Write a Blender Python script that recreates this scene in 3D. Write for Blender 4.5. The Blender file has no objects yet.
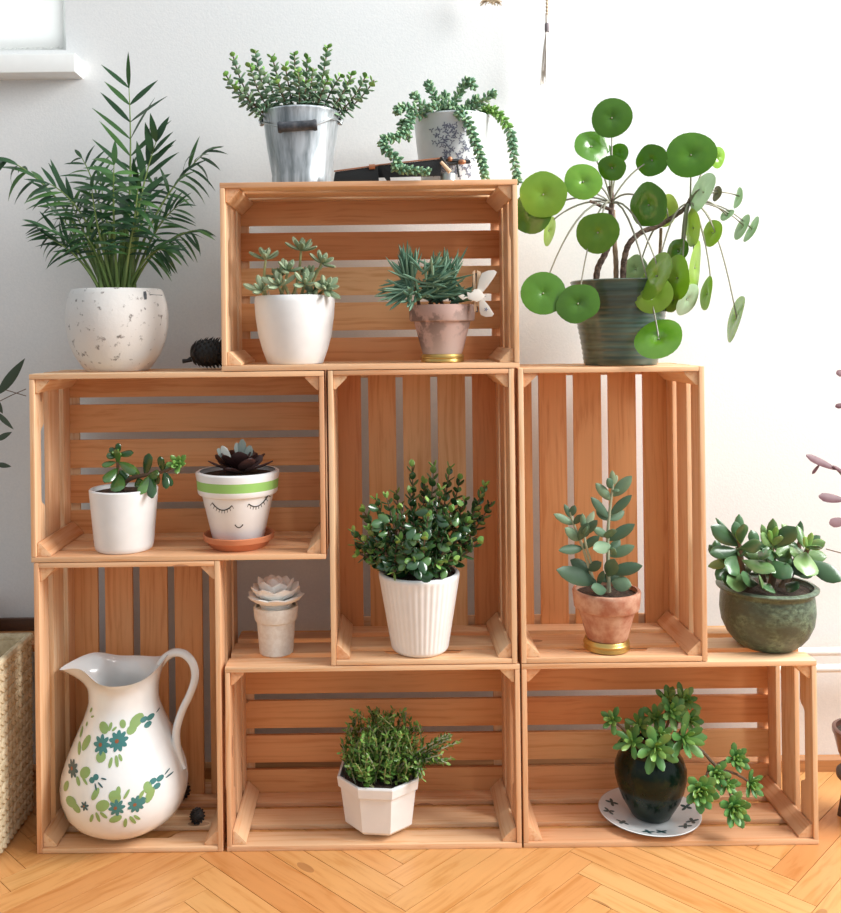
import bpy, math, random
from mathutils import Vector, Matrix
PI = math.pi
S = 0.00156            # metres per unit: one unit is one photo pixel at the crates' front plane
F = 930.0              # focal length and camera distance in units
VX, VY, TH, EYE = 378.0, 330.0, 0.012, 520.0
ct, st = math.cos(TH), math.sin(TH)
sc = bpy.context.scene
col = sc.collection

def W(px, py, Y=0.0):
    u, v = px - VX, VY - py
    g = (F + Y) / F
    return Vector(((u*ct + v*st)*g, Y, (-u*st + v*ct)*g + EYE))

# ------------------------------------------------------------------ materials
def newmat(name):
    m = bpy.data.materials.new(name); m.use_nodes = True
    nt = m.node_tree
    return m, nt, nt.nodes['Principled BSDF']
def N(nt, t, **kw):
    n = nt.nodes.new(t)
    for k, v in kw.items():
        if k in n.inputs.keys(): n.inputs[k].default_value = v
        else: setattr(n, k, v)
    return n
def ramp(nt, fac, stops):
    r = nt.nodes.new('ShaderNodeValToRGB')
    e = r.color_ramp.elements
    while len(e) < len(stops): e.new(0.5)
    for i, (p, c) in enumerate(stops):
        e[i].position = p; e[i].color = (c[0], c[1], c[2], 1)
    nt.links.new(fac, r.inputs['Fac'])
    return r.outputs['Color']
def mixc(nt, fac, a, b, mode='MIX'):
    m = nt.nodes.new('ShaderNodeMix'); m.data_type = 'RGBA'; m.blend_type = mode
    for sock, val in ((m.inputs[0], fac), (m.inputs[6], a), (m.inputs[7], b)):
        if hasattr(val, 'is_output'): nt.links.new(val, sock)
        elif isinstance(val, (int, float)): sock.default_value = val
        else: sock.default_value = (val[0], val[1], val[2], 1)
    return m.outputs[2]
def math_(nt, op, a, b=0.0):
    m = nt.nodes.new('ShaderNodeMath'); m.operation = op
    for i, val in enumerate((a, b)):
        if hasattr(val, 'is_output'): nt.links.new(val, m.inputs[i])
        else: m.inputs[i].default_value = val
    return m.outputs[0]
def bump(nt, b, h, strength=0.3, dist=0.002):
    n = nt.nodes.new('ShaderNodeBump'); n.inputs['Strength'].default_value = strength
    n.inputs['Distance'].default_value = dist
    nt.links.new(h, n.inputs['Height']); nt.links.new(n.outputs[0], b.inputs['Normal'])

def m_plain(name, c, rough=0.5, metal=0.0, coat=0.0, bumpiness=0.0, bscale=200, spec=0.5):
    m, nt, b = newmat(name)
    b.inputs['Base Color'].default_value = (c[0], c[1], c[2], 1)
    b.inputs['Roughness'].default_value = rough; b.inputs['Metallic'].default_value = metal
    b.inputs['Coat Weight'].default_value = coat; b.inputs['Coat Roughness'].default_value = 0.08
    b.inputs['Specular IOR Level'].default_value = spec
    nz = N(nt, 'ShaderNodeTexNoise', Scale=bscale if bumpiness else 40.0)
    tc = N(nt, 'ShaderNodeTexCoord'); nt.links.new(tc.outputs['Object'], nz.inputs['Vector'])
    cc = mixc(nt, nz.outputs['Fac'], [x*0.93 for x in c], [min(1, x*1.05) for x in c])
    nt.links.new(cc, b.inputs['Base Color'])
    if bumpiness: bump(nt, b, nz.outputs['Fac'], bumpiness)
    return m

def m_wood(name, pale, mid, deep, vary=1.0, gsc=(5, 160, 160), rough=0.55, bmp=0.12):
    m, nt, b = newmat(name)
    at = N(nt, 'ShaderNodeAttribute', attribute_name='grain')
    geo = N(nt, 'ShaderNodeNewGeometry'); oi = N(nt, 'ShaderNodeObjectInfo')
    r = math_(nt, 'ADD', geo.outputs['Random Per Island'], oi.outputs['Random'])
    rr = math_(nt, 'FRACT', math_(nt, 'MULTIPLY', r, 7.31))
    off = N(nt, 'ShaderNodeCombineXYZ')
    nt.links.new(math_(nt, 'MULTIPLY', r, 13.7), off.inputs[0]); nt.links.new(math_(nt, 'MULTIPLY', r, 5.1), off.inputs[1])
    va = N(nt, 'ShaderNodeVectorMath', operation='ADD')
    nt.links.new(at.outputs['Vector'], va.inputs[0]); nt.links.new(off.outputs[0], va.inputs[1])
    mp = N(nt, 'ShaderNodeMapping'); mp.inputs['Scale'].default_value = gsc
    nt.links.new(va.outputs[0], mp.inputs['Vector'])
    # warp: rings bend gently along the board
    wz = N(nt, 'ShaderNodeTexNoise', Scale=6.0, Detail=1.0); nt.links.new(va.outputs[0], wz.inputs['Vector'])
    vm = N(nt, 'ShaderNodeVectorMath', operation='SCALE'); vm.inputs[3].default_value = 2.2
    nt.links.new(wz.outputs['Color'], vm.inputs[0])
    vb = N(nt, 'ShaderNodeVectorMath', operation='ADD')
    nt.links.new(mp.outputs[0], vb.inputs[0]); nt.links.new(vm.outputs[0], vb.inputs[1])
    nz = N(nt, 'ShaderNodeTexNoise', Scale=1.0, Detail=3.0, Roughness=0.6); nt.links.new(vb.outputs[0], nz.inputs['Vector'])
    c1 = ramp(nt, nz.outputs['Fac'], [(0.32, mid), (0.5, pale), (0.72, [x*1.04 for x in pale])])
    tint = ramp(nt, rr, [(0.0, (1, 1, 1)), (0.35, [1-(1-0.95)*vary, 1-(1-0.86)*vary, 1-(1-0.80)*vary]), (0.7, [1, 1-(1-0.92)*vary, 1-(1-0.88)*vary]), (1.0, [1-(1-.88)*vary, 1-(1-.72)*vary, 1-(1-.64)*vary])])
    c2 = mixc(nt, 1.0, c1, tint, 'MULTIPLY')
    # rare knots
    kp = N(nt, 'ShaderNodeMapping'); kp.inputs['Scale'].default_value = (9, 22, 22)
    nt.links.new(va.outputs[0], kp.inputs['Vector'])
    vo = N(nt, 'ShaderNodeTexVoronoi', Scale=1.0); nt.links.new(kp.outputs[0], vo.inputs['Vector'])
    vs = N(nt, 'ShaderNodeSeparateColor'); nt.links.new(vo.outputs['Color'], vs.inputs[0])
    rare = math_(nt, 'GREATER_THAN', vs.outputs[0], 0.93)
    near = math_(nt, 'LESS_THAN', vo.outputs['Distance'], 0.16)
    c3 = mixc(nt, math_(nt, 'MULTIPLY', math_(nt, 'MULTIPLY', rare, near), 0.6), c2, deep)
    nt.links.new(c3, b.inputs['Base Color'])
    b.inputs['Roughness'].default_value = rough
    bump(nt, b, nz.outputs['Fac'], bmp, 0.001)
    return m

def m_leaf(name, c, c2=None, rough=0.45, trans=0.25, spec=0.5, vary=0.25, coat=0.0):
    m, nt, b = newmat(name)
    c2 = c2 or [x*1.5 for x in c]
    geo = N(nt, 'ShaderNodeNewGeometry')
    tc = N(nt, 'ShaderNodeTexCoord')
    nz = N(nt, 'ShaderNodeTexNoise', Scale=45.0, Detail=2.0); nt.links.new(tc.outputs['Object'], nz.inputs['Vector'])
    f = math_(nt, 'ADD', math_(nt, 'MULTIPLY', geo.outputs['Random Per Island'], 0.75), math_(nt, 'MULTIPLY', nz.outputs['Fac'], 0.3))
    cc = ramp(nt, f, [(0.1, [x*(1-vary) for x in c]), (0.5, c), (0.95, c2)])
    nt.links.new(cc, b.inputs['Base Color'])
    b.inputs['Roughness'].default_value = rough; b.inputs['Specular IOR Level'].default_value = spec
    b.inputs['Coat Weight'].default_value = coat; b.inputs['Coat Roughness'].default_value = 0.15
    if trans > 0:
        tr = nt.nodes.new('ShaderNodeBsdfTranslucent'); nt.links.new(cc, tr.inputs['Color'])
        mx = nt.nodes.new('ShaderNodeMixShader'); mx.inputs[0].default_value = trans
        nt.links.new(b.outputs[0], mx.inputs[1]); nt.links.new(tr.outputs[0], mx.inputs[2])
        nt.links.new(mx.outputs[0], nt.nodes['Material Output'].inputs['Surface'])
    return m

def m_spotty(name, base, spot, scale, lo, hi, rough=0.6, stretch=(1, 1, 1), bmp=0.1, metal=0.0, coat=0.0, detail=4.0, b2=None):
    m, nt, b = newmat(name)
    tc = N(nt, 'ShaderNodeTexCoord'); mp = N(nt, 'ShaderNodeMapping'); mp.inputs['Scale'].default_value = stretch
    nt.links.new(tc.outputs['Object'], mp.inputs['Vector'])
    nz = N(nt, 'ShaderNodeTexNoise', Scale=scale, Detail=detail, Roughness=0.6); nt.links.new(mp.outputs[0], nz.inputs['Vector'])
    c = ramp(nt, nz.outputs['Fac'], [(lo, base), (hi, spot)])
    if b2:
        n2 = N(nt, 'ShaderNodeTexNoise', Scale=scale*0.2, Detail=2.0); nt.links.new(mp.outputs[0], n2.inputs['Vector'])
        c = mixc(nt, ramp(nt, n2.outputs['Fac'], [(0.4, (0, 0, 0)), (0.62, (1, 1, 1))]), c, b2)
    nt.links.new(c, b.inputs['Base Color'])
    b.inputs['Roughness'].default_value = rough; b.inputs['Metallic'].default_value = metal
    b.inputs['Coat Weight'].default_value = coat; b.inputs['Coat Roughness'].default_value = 0.1
    if bmp: bump(nt, b, nz.outputs['Fac'], bmp, 0.002)
    return m

M = {}
M['pine'] = m_wood('pine', (0.86, 0.60, 0.37), (0.77, 0.445, 0.225), (0.28, 0.10, 0.05), vary=1.25)
M['pine_back'] = m_wood('red_pine', (0.84, 0.52, 0.26), (0.72, 0.38, 0.16), (0.2, 0.07, 0.035), vary=1.9)
M['parquet'] = m_wood('parquet', (0.68, 0.385, 0.15), (0.58, 0.29, 0.09), (0.3, 0.12, 0.04), vary=1.35, gsc=(8, 90, 90), rough=0.35, bmp=0.05)
M['bench'] = m_wood('bench_wood', (0.5, 0.24, 0.09), (0.38, 0.16, 0.06), (0.2, 0.08, 0.03))
M['dark_wood'] = m_wood('dark_wood', (0.09, 0.05, 0.03), (0.06, 0.03, 0.02), (0.03, 0.015, 0.01))
M['wall'] = m_spotty('wall_paint', (0.80, 0.81, 0.805), (0.84, 0.845, 0.835), 260, 0.35, 0.65, rough=0.9, bmp=0.12)
M['white_paint'] = m_plain('white_paint', (0.85, 0.86, 0.84), 0.4)
M['blind'] = m_leaf('blind_fabric', (0.9, 0.9, 0.88), (0.92, 0.92, 0.9), 0.9, 0.5, 0.1, 0.0)
M['white'] = m_plain('white_ceramic', (0.895, 0.91, 0.91), 0.35, coat=0.25)
M['matte_white'] = m_plain('matte_white_ceramic', (0.90, 0.91, 0.905), 0.55)
M['glaze'] = m_plain('white_glaze', (0.88, 0.905, 0.90), 0.18, coat=0.8)
M['speckle'] = m_spotty('speckled_stoneware', (0.78, 0.75, 0.71), (0.22, 0.19, 0.17), 85, 0.60, 0.70, rough=0.6, bmp=0.35)
M['soil'] = m_spotty('soil', (0.035, 0.022, 0.015), (0.12, 0.08, 0.05), 300, 0.45, 0.7, rough=0.95, bmp=1.0)
M['zinc'] = m_spotty('galvanised_zinc', (0.30, 0.335, 0.35), (0.80, 0.84, 0.87), 30, 0.38, 0.64, rough=0.36, stretch=(2.0, 2.0, 0.16), bmp=0.05, metal=0.75)
M['zinc_light'] = m_plain('zinc_wire', (0.5, 0.52, 0.52), 0.35, metal=0.9)
M['black_wood'] = m_spotty('worn_black_wood', (0.03, 0.035, 0.045), (0.12, 0.12, 0.13), 80, 0.4, 0.7, rough=0.5)
M['terracotta'] = m_spotty('old_terracotta', (0.47, 0.22, 0.15), (0.62, 0.50, 0.44), 26, 0.42, 0.62, rough=0.85, bmp=0.15, b2=(0.55, 0.30, 0.22))
M['terracotta_stain'] = m_spotty('stained_terracotta', (0.12, 0.055, 0.04), (0.50, 0.30, 0.25), 26, 0.46, 0.53, rough=0.85, bmp=0.15, b2=(0.60, 0.46, 0.41))
M['terracotta_new'] = m_plain('terracotta_orange', (0.62, 0.22, 0.10), 0.7)
M['terracotta_pink'] = m_spotty('chalky_terracotta', (0.46, 0.19, 0.115), (0.66, 0.42, 0.30), 40, 0.38, 0.66, rough=0.85, bmp=0.1)
M['brass'] = m_plain('brass', (0.62, 0.43, 0.14), 0.36, metal=0.9)
M['green_glaze'] = m_spotty('green_ribbed_glaze', (0.035, 0.07, 0.055), (0.13, 0.21, 0.16), 12, 0.35, 0.65, rough=0.28, stretch=(0.5, 0.5, 9), bmp=0.1, coat=0.4, b2=(0.07, 0.075, 0.05))
M['green_rough'] = m_spotty('mottled_green_glaze', (0.06, 0.08, 0.05), (0.16, 0.22, 0.14), 130, 0.36, 0.62, rough=0.42, bmp=0.5, stretch=(1, 1, 1.4), b2=(0.075, 0.09, 0.06))
M['dark_glass'] = m_spotty('dark_green_glaze', (0.004, 0.012, 0.007), (0.02, 0.03, 0.008), 40, 0.5, 0.75, rough=0.2, coat=0.0, bmp=0.0)
M['dark_glass'].node_tree.nodes['Principled BSDF'].inputs['Specular IOR Level'].default_value = 0.25
M['cement'] = m_spotty('pale_cement', (0.74, 0.68, 0.60), (0.82, 0.78, 0.71), 120, 0.4, 0.6, rough=0.9, bmp=0.2)
M['green_band'] = m_plain('lime_green_ribbon', (0.33, 0.62, 0.16), 0.6)
M['ink'] = m_plain('black_ink', (0.012, 0.012, 0.014), 0.6)
M['teal'] = m_plain('teal_paint', (0.045, 0.20, 0.19), 0.3, coat=0.5)
M['teal_dark'] = m_plain('dark_teal_paint', (0.03, 0.10, 0.11), 0.3, coat=0.5)
M['leaf_paint'] = m_plain('green_paint', (0.27, 0.42, 0.14), 0.3, coat=0.5)
M['rust_paint'] = m_plain('rust_paint', (0.30, 0.10, 0.04), 0.3)
M['gray_print'] = m_plain('grey_print', (0.16, 0.17, 0.23), 0.5)
M['gray_pot'] = m_spotty('pale_grey_enamel', (0.62, 0.65, 0.67), (0.72, 0.74, 0.75), 12, 0.4, 0.6, rough=0.4)
M['cone'] = m_plain('dark_cone', (0.02, 0.018, 0.017), 0.6)
M['leather'] = m_plain('black_leatherette', (0.012, 0.012, 0.012), 0.4, bumpiness=0.3, bscale=600)
M['copper'] = m_plain('copper_trim', (0.45, 0.19, 0.10), 0.4, metal=0.5)
M['wicker'] = m_spotty('wicker', (0.52, 0.41, 0.25), (0.72, 0.61, 0.42), 60, 0.35, 0.65, rough=0.8)
M['bead'] = m_plain('wooden_bead', (0.55, 0.42, 0.28), 0.6)
M['thread'] = m_plain('pale_thread', (0.74, 0.68, 0.62), 0.9)
M['thread_dark'] = m_plain('grey_thread', (0.22, 0.19, 0.20), 0.9)
M['clip_wood'] = m_plain('light_wood', (0.68, 0.47, 0.3), 0.7)
M['felt'] = m_plain('white_wood_wing', (0.80, 0.76, 0.69), 0.85)
M['brown_pot'] = m_plain('brown_glaze', (0.12, 0.045, 0.03), 0.35, coat=0.3)
M['bark'] = m_spotty('bark', (0.07, 0.045, 0.035), (0.24, 0.16, 0.12), 160, 0.4, 0.65, rough=0.9, bmp=0.8)
M['bark_pale'] = m_spotty('pale_bark', (0.28, 0.19, 0.12), (0.42, 0.3, 0.2), 90, 0.4, 0.65, rough=0.9, bmp=0.4)
M['petiole'] = m_plain('petiole', (0.28, 0.27, 0.20), 0.5)
M['stem_green'] = m_leaf('green_stem', (0.16, 0.26, 0.06), (0.32, 0.42, 0.14), 0.5, 0.1)
M['stem_pale'] = m_plain('pale_stem', (0.40, 0.42, 0.28), 0.6)
M['stem_brown'] = m_plain('brown_stem', (0.16, 0.10, 0.06), 0.8)
M['stem_olive'] = m_plain('olive_stem', (0.36, 0.36, 0.16), 0.7)
M['palm'] = m_leaf('palm_leaf', (0.028, 0.095, 0.032), (0.11, 0.26, 0.06), 0.38, 0.22)
M['pilea'] = m_leaf('pilea_leaf', (0.12, 0.33, 0.02), (0.28, 0.50, 0.045), 0.24, 0.3, 0.6, 0.4, coat=0.5)
M['pilea_sheen'] = m_leaf('pilea_sheen_leaf', (0.36, 0.55, 0.30), (0.55, 0.68, 0.48), 0.3, 0.4, 0.6, 0.15)  # glossy reflection on some leaves, painted in as a paler green
M['brown_leaf'] = m_leaf('withering_leaf', (0.20, 0.19, 0.10), (0.3, 0.27, 0.15), 0.6, 0.2)
M['pilea_young'] = m_leaf('pilea_young_leaf', (0.34, 0.52, 0.07), (0.55, 0.66, 0.18), 0.35, 0.45, 0.5, 0.15)
M['button'] = m_leaf('string_of_buttons_leaf', (0.19, 0.33, 0.21), (0.36, 0.48, 0.26), 0.55, 0.15)
M['burro'] = m_leaf('burros_tail_leaf', (0.17, 0.34, 0.20), (0.40, 0.55, 0.28), 0.5, 0.15)
M['ghost'] = m_leaf('pale_succulent_leaf', (0.27, 0.37, 0.22), (0.50, 0.58, 0.38), 0.55, 0.1)
M['chalk'] = m_leaf('blue_green_finger_leaf', (0.10, 0.22, 0.14), (0.28, 0.44, 0.30), 0.5, 0.08)
M['jade'] = m_leaf('jade_leaf', (0.03, 0.10, 0.022), (0.11, 0.24, 0.05), 0.2, 0.05, 0.6, 0.3, coat=0.5)
M['jade_young'] = m_leaf('bright_jade_leaf', (0.20, 0.42, 0.09), (0.36, 0.56, 0.16), 0.3, 0.15)
M['jade_big'] = m_leaf('big_jade_leaf', (0.07, 0.16, 0.065), (0.25, 0.40, 0.13), 0.3, 0.06, 0.5, 0.45, coat=0.3)
M['bush'] = m_leaf('bush_leaf', (0.03, 0.10, 0.032), (0.15, 0.30, 0.09), 0.22, 0.06, 0.6, 0.4, coat=0.4)
M['sage'] = m_leaf('sage_leaf', (0.11, 0.20, 0.12), (0.24, 0.36, 0.22), 0.5, 0.08, 0.4, 0.35)
M['purple'] = m_leaf('purple_succulent_leaf', (0.045, 0.02, 0.02), (0.13, 0.07, 0.065), 0.35, 0.0)
M['silver'] = m_leaf('silver_green_leaf', (0.33, 0.40, 0.36), (0.55, 0.55, 0.5), 0.35, 0.05)
M['thyme'] = m_leaf('thyme_leaf', (0.08, 0.20, 0.03), (0.28, 0.44, 0.09), 0.5, 0.2)
M['rosette'] = m_leaf('aeonium_leaf', (0.13, 0.34, 0.09), (0.27, 0.48, 0.15), 0.4, 0.15)
M['burgundy'] = m_leaf('burgundy_leaf', (0.14, 0.05, 0.06), (0.33, 0.19, 0.20), 0.5, 0.15)
M['gray_leaf'] = m_leaf('grey_green_leaf', (0.07, 0.10, 0.06), (0.15, 0.19, 0.12), 0.6, 0.1)
M['shell'] = m_plain('white_carved_flower', (0.95, 0.94, 0.90), 0.5)

# ------------------------------------------------------------------ mesh builder
class MB:
    def __init__(s): s.v = []; s.f = []; s.mi = []; s.g = None
    def add(s, vs, fs, mi=0):
        o = len(s.v)
        s.v += [Vector(v) for v in vs]
        s.f += [[i+o for i in f] for f in fs]; s.mi += [mi]*len(fs)
    def box(s, a, b, ax=0, mi=0):
        (x0, y0, z0), (x1, y1, z1) = a, b
        vs = [(x0,y0,z0),(x1,y0,z0),(x1,y1,z0),(x0,y1,z0),(x0,y0,z1),(x1,y0,z1),(x1,y1,z1),(x0,y1,z1)]
        s.add(vs, [(0,3,2,1),(4,5,6,7),(0,1,5,4),(1,2,6,5),(2,3,7,6),(3,0,4,7)], mi)
    def prism(s, poly, off, mi=0):      # poly: 3D points, extruded by vector off
        n = len(poly); off = Vector(off)
        vs = [Vector(p) for p in poly] + [Vector(p)+off for p in poly]
        fs = [list(range(n))[::-1], [i+n for i in range(n)]] + [(i, (i+1) % n, (i+1) % n+n, i+n) for i in range(n)]
        s.add(vs, fs, mi)
    def tube(s, pts, r, n=8, mi=0, cap=True, flat=1.0):
        pts = [Vector(p) for p in pts]
        k = len(pts)
        if not hasattr(r, '__len__'): r = [r]*k
        up = Vector((0.13, 0.91, 0.21))
        vs = []
        for i, p in enumerate(pts):
            d = (pts[min(i+1, k-1)] - pts[max(i-1, 0)])
            if d.length < 1e-9: d = Vector((0, 0, 1))
            d.normalize()
            a = up - d*up.dot(d)
            if a.length < 1e-3: a = Vector((1, 0, 0)) - d*d.x
            a.normalize(); b = d.cross(a); up = a
            for j in range(n):
                t = 2*PI*j/n
                vs.append(p + a*math.cos(t)*r[i]*flat + b*math.sin(t)*r[i])
        fs = [(i*n+j, i*n+(j+1) % n, (i+1)*n+(j+1) % n, (i+1)*n+j) for i in range(k-1) for j in range(n)]
        if cap: fs += [list(range(n))[::-1], [(k-1)*n+j for j in range(n)]]
        s.add(vs, fs, mi)
    def lathe(s, prof, n=48, c=(0, 0, 0), mi=0, mod=None, mis=None):
        k = len(prof); vs = []; c = Vector(c)
        for i, (r, z) in enumerate(prof):
            for j in range(n):
                t = 2*PI*j/n
                rr = r*(mod(t, i, r, z) if mod else 1)
                vs.append(c + Vector((rr*math.cos(t), rr*math.sin(t), z)))
        o = len(s.v)
        for i in range(k-1):
            m = mis[i] if mis else mi
            s.f += [[o+i*n+j, o+i*n+(j+1) % n, o+(i+1)*n+(j+1) % n, o+(i+1)*n+j] for j in range(n)]
            s.mi += [m]*n
        s.v += vs
        if prof[0][0] > 0: s.f.append([o+j for j in range(n)][::-1]); s.mi.append(mi)
        if prof[-1][0] > 0: s.f.append([o+(k-1)*n+j for j in range(n)]); s.mi.append(mi)
    def ball(s, c, r, n=10, m=7, sc=(1, 1, 1), mi=0):
        c = Vector(c); pr = []
        for i in range(m+1):
            a = -PI/2 + PI*i/m
            pr.append((max(0.001, math.cos(a))*r, math.sin(a)*r))
        o = len(s.v); s.lathe(pr, n, (0, 0, 0), mi)
        for i in range(o, len(s.v)):
            v = s.v[i]; s.v[i] = c + Vector((v.x*sc[0], v.y*sc[1], v.z*sc[2]))
    def leaf(s, p, d, up, L, Wd, T, kind='obov', bend=0.0, n=6, m=6, mi=0, fold=0.0):
        p = Vector(p); d = Vector(d).normalized(); up = Vector(up)
        sd = d.cross(up)
        if sd.length < 1e-4: sd = d.cross(Vector((0.3, 0.5, 0.9)))
        sd.normalize(); up = sd.cross(d).normalized()
        vs = []
        for i in range(n+1):
            t = i/n
            tt = 0.02+0.975*t
            w = PROF[kind](tt)
            th = (0.35+0.65*w) if w > 0.25 else w*2
            c = p + d*L*(t - 0.15*abs(bend)*t*t) + up*bend*L*t*t
            nn = (up - d*bend*2*t).normalized()
            for j in range(m):
                a = 2*PI*j/m
                vs.append(c + sd*(Wd/2*w*math.cos(a)) + nn*(T/2*th*math.sin(a) + fold*Wd*abs(math.cos(a))*w))
        fs = [(i*m+j, i*m+(j+1) % m, (i+1)*m+(j+1) % m, (i+1)*m+j) for i in range(n) for j in range(m)]
        fs += [list(range(m))[::-1], [n*m+j for j in range(m)]]
        s.add(vs, fs, mi)
    def build(s, name, mats, parent=None, loc=None, smooth=35, grain=None, bevel=0):
        me = bpy.data.meshes.new(name)
        o_ = Vector(loc) if loc is not None else Vector((0, 0, 0))
        me.from_pydata([tuple((v-o_)*S) for v in s.v], [], s.f)
        if not isinstance(mats, (list, tuple)): mats = [mats]
        for m in mats: me.materials.append(M[m])
        me.polygons.foreach_set('material_index', s.mi)
        me.validate(); me.update()
        import bmesh
        bm = bmesh.new(); bm.from_mesh(me); bmesh.ops.recalc_face_normals(bm, faces=bm.faces)
        if bevel: bmesh.ops.bevel(bm, geom=list(bm.edges), offset=bevel*S, segments=2, affect='EDGES', profile=0.6)
        bm.to_mesh(me); bm.free()
        if smooth:
            me.polygons.foreach_set('use_smooth', [True]*len(me.polygons))
            me.set_sharp_from_angle(angle=math.radians(smooth))
        if grain is not None:
            at = me.attributes.new('grain', 'FLOAT_VECTOR', 'POINT')
            for i, v in enumerate(me.vertices):
                g = grain(v.co); at.data[i].vector = g
        o = bpy.data.objects.new(name, me); col.objects.link(o)
        if parent: o.parent = parent
        elif loc is not None: o.location = o_*S
        return o
PROF = {
 'obov': lambda t: min(1, (t**0.75)*((1-t)**0.38)*2.02),
 'lance': lambda t: (math.sin(PI*t**0.8))**0.9,
 'oval': lambda t: (max(0, math.sin(PI*t)))**0.6,
 'needle': lambda t: min(1, 0.55+t*1.5)*(1-t**3)**0.7,
 'pear': lambda t: (max(0, math.sin(PI*t**1.35)))**0.65,
 'tri': lambda t: min(1, (1-t)**0.8*1.15),
}
def thing(name, label, cat, loc, group=None):
    o = bpy.data.objects.new(name, None); col.objects.link(o); o.empty_display_size = 0.03
    o.location = Vector(loc)*S
    o['label'] = label; o['category'] = cat
    if group: o['group'] = group
    return o
def tag(o, label, cat, group=None):
    o['label'] = label; o['category'] = cat
    if group: o['group'] = group
    return o
def struct(o): o['kind'] = 'structure'; return o

# ------------------------------------------------------------------ camera, light, world
cam = bpy.data.cameras.new('camera'); co = bpy.data.objects.new('camera', cam); col.objects.link(co); sc.camera = co
co.location = (0, -F*S, EYE*S); co.rotation_euler = (PI/2, TH, 0)
cam.sensor_width = 36; cam.sensor_fit = 'AUTO'; cam.lens = F/913*36
cam.shift_x = (420.5-VX)/913; cam.shift_y = -(456.5-VY)/913; cam.clip_start = 0.05
sc.view_settings.view_transform = 'Standard'; sc.view_settings.look = 'None'; sc.view_settings.gamma = 1
sc.view_settings.use_curve_mapping = False; sc.view_settings.exposure = 0.18
w = bpy.data.worlds.new('world'); sc.world = w; w.use_nodes = True
nt = w.node_tree; bg = nt.nodes['Background']; bg.inputs[0].default_value = (0.89, 0.95, 1.0, 1)
tcw = N(nt, 'ShaderNodeTexCoord'); sx_ = N(nt, 'ShaderNodeSeparateXYZ'); nt.links.new(tcw.outputs['Generated'], sx_.inputs[0])
up_ = math_(nt, 'MULTIPLY', math_(nt, 'MAXIMUM', sx_.outputs[2], 0.0), 0.55)
rt_ = math_(nt, 'MULTIPLY', math_(nt, 'MAXIMUM', sx_.outputs[0], 0.0), 0.35)
bk2 = math_(nt, 'MULTIPLY', math_(nt, 'GREATER_THAN', sx_.outputs[1], 0.25), 2.2)      # daylight outside the window wall
nt.links.new(math_(nt, 'ADD', math_(nt, 'ADD', up_, rt_), math_(nt, 'ADD', bk2, 0.29)), bg.inputs[1])
def area(name, loc, target, sx, sy, e, c=(1, 1, 1)):
    l = bpy.data.lights.new(name, 'AREA'); l.shape = 'RECTANGLE'; l.size = sx; l.size_y = sy; l.energy = e; l.color = c
    o = bpy.data.objects.new(name, l); col.objects.link(o); o.location = loc
    o.rotation_euler = (Vector(target)-Vector(loc)).to_track_quat('-Z', 'Y').to_euler(); return o
area('window_light', (1.95, -0.46, 2.05), (-1.0, -0.43, 1.25), 1.35, 1.3, 108, (1.0, 0.995, 0.985))

# ------------------------------------------------------------------ room
WY = 157.0
b = MB()
wx1 = W(66, 50, WY).x; wz0 = W(40, 50, WY).z
b.box((-2500, WY, -10), (1400, WY+40, wz0)); b.box((wx1, WY, wz0), (1400, WY+40, 2400))
b.box((-2500, WY, 1300), (wx1, WY+40, 2400))
b.box((-2500, WY, wz0), (-900, WY+40, 1300))
struct(b.build('wall_back', 'wall', smooth=0))
b = MB()
w_, m_ = 26.0, 10; L_ = w_*m_; X0, Y0 = 18.5, 11.8
q = 1/math.sqrt(2)
gr = []
def plank(x0, y0, x1, y1, horiz):
    e = 0.35
    cs = [(x0+e, y0+e), (x1-e, y0+e), (x1-e, y1-e), (x0+e, y1-e)]
    P = [((x-y)*q+X0, (x+y)*q+Y0) for x, y in cs]
    cx = sum(p[0] for p in P)/4; cy = sum(p[1] for p in P)/4
    if not (-760 < cx < 900 and -760 < cy < WY+100): return
    vs = [(p[0], p[1], -8) for p in P] + [(p[0], p[1], 0) for p in P]
    b.add(vs, [(0,3,2,1),(4,5,6,7),(0,1,5,4),(1,2,6,5),(2,3,7,6),(3,0,4,7)])
    for x, y in cs+cs: gr.append((x, y, 0) if horiz else (y, x, 0))
for j in range(-6, 7):
    for n in range(-70, 71):
        ox = 2*L_*j
        plank(ox+n*w_, n*w_, ox+n*w_+L_, n*w_+w_, True)
        plank(ox+n*w_, (n+1)*w_, ox+(n+1)*w_, (n+1)*w_+L_, False)
fl = MB.build(b, 'floor', 'parquet', smooth=0)
at = fl.data.attributes.new('grain', 'FLOAT_VECTOR', 'POINT')
for i, g in enumerate(gr): at.data[i].vector = Vector(g)*S
struct(fl)
b = MB(); b.box((-1100, -800, -14), (1400, WY, -8.01)); struct(b.build('trim_1', 'dark_wood', smooth=0, grain=lambda c: c))
b = MB()
z1 = 17.5
b.prism([(-1100, WY-6, 0.02), (-1100, WY, 0.02), (-1100, WY, z1), (-1100, WY-3, z1), (-1100, WY-6, z1-4)], (2500, 0, 0))
struct(b.build('baseboard_back', 'bench', smooth=0, grain=lambda c: c))
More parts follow.
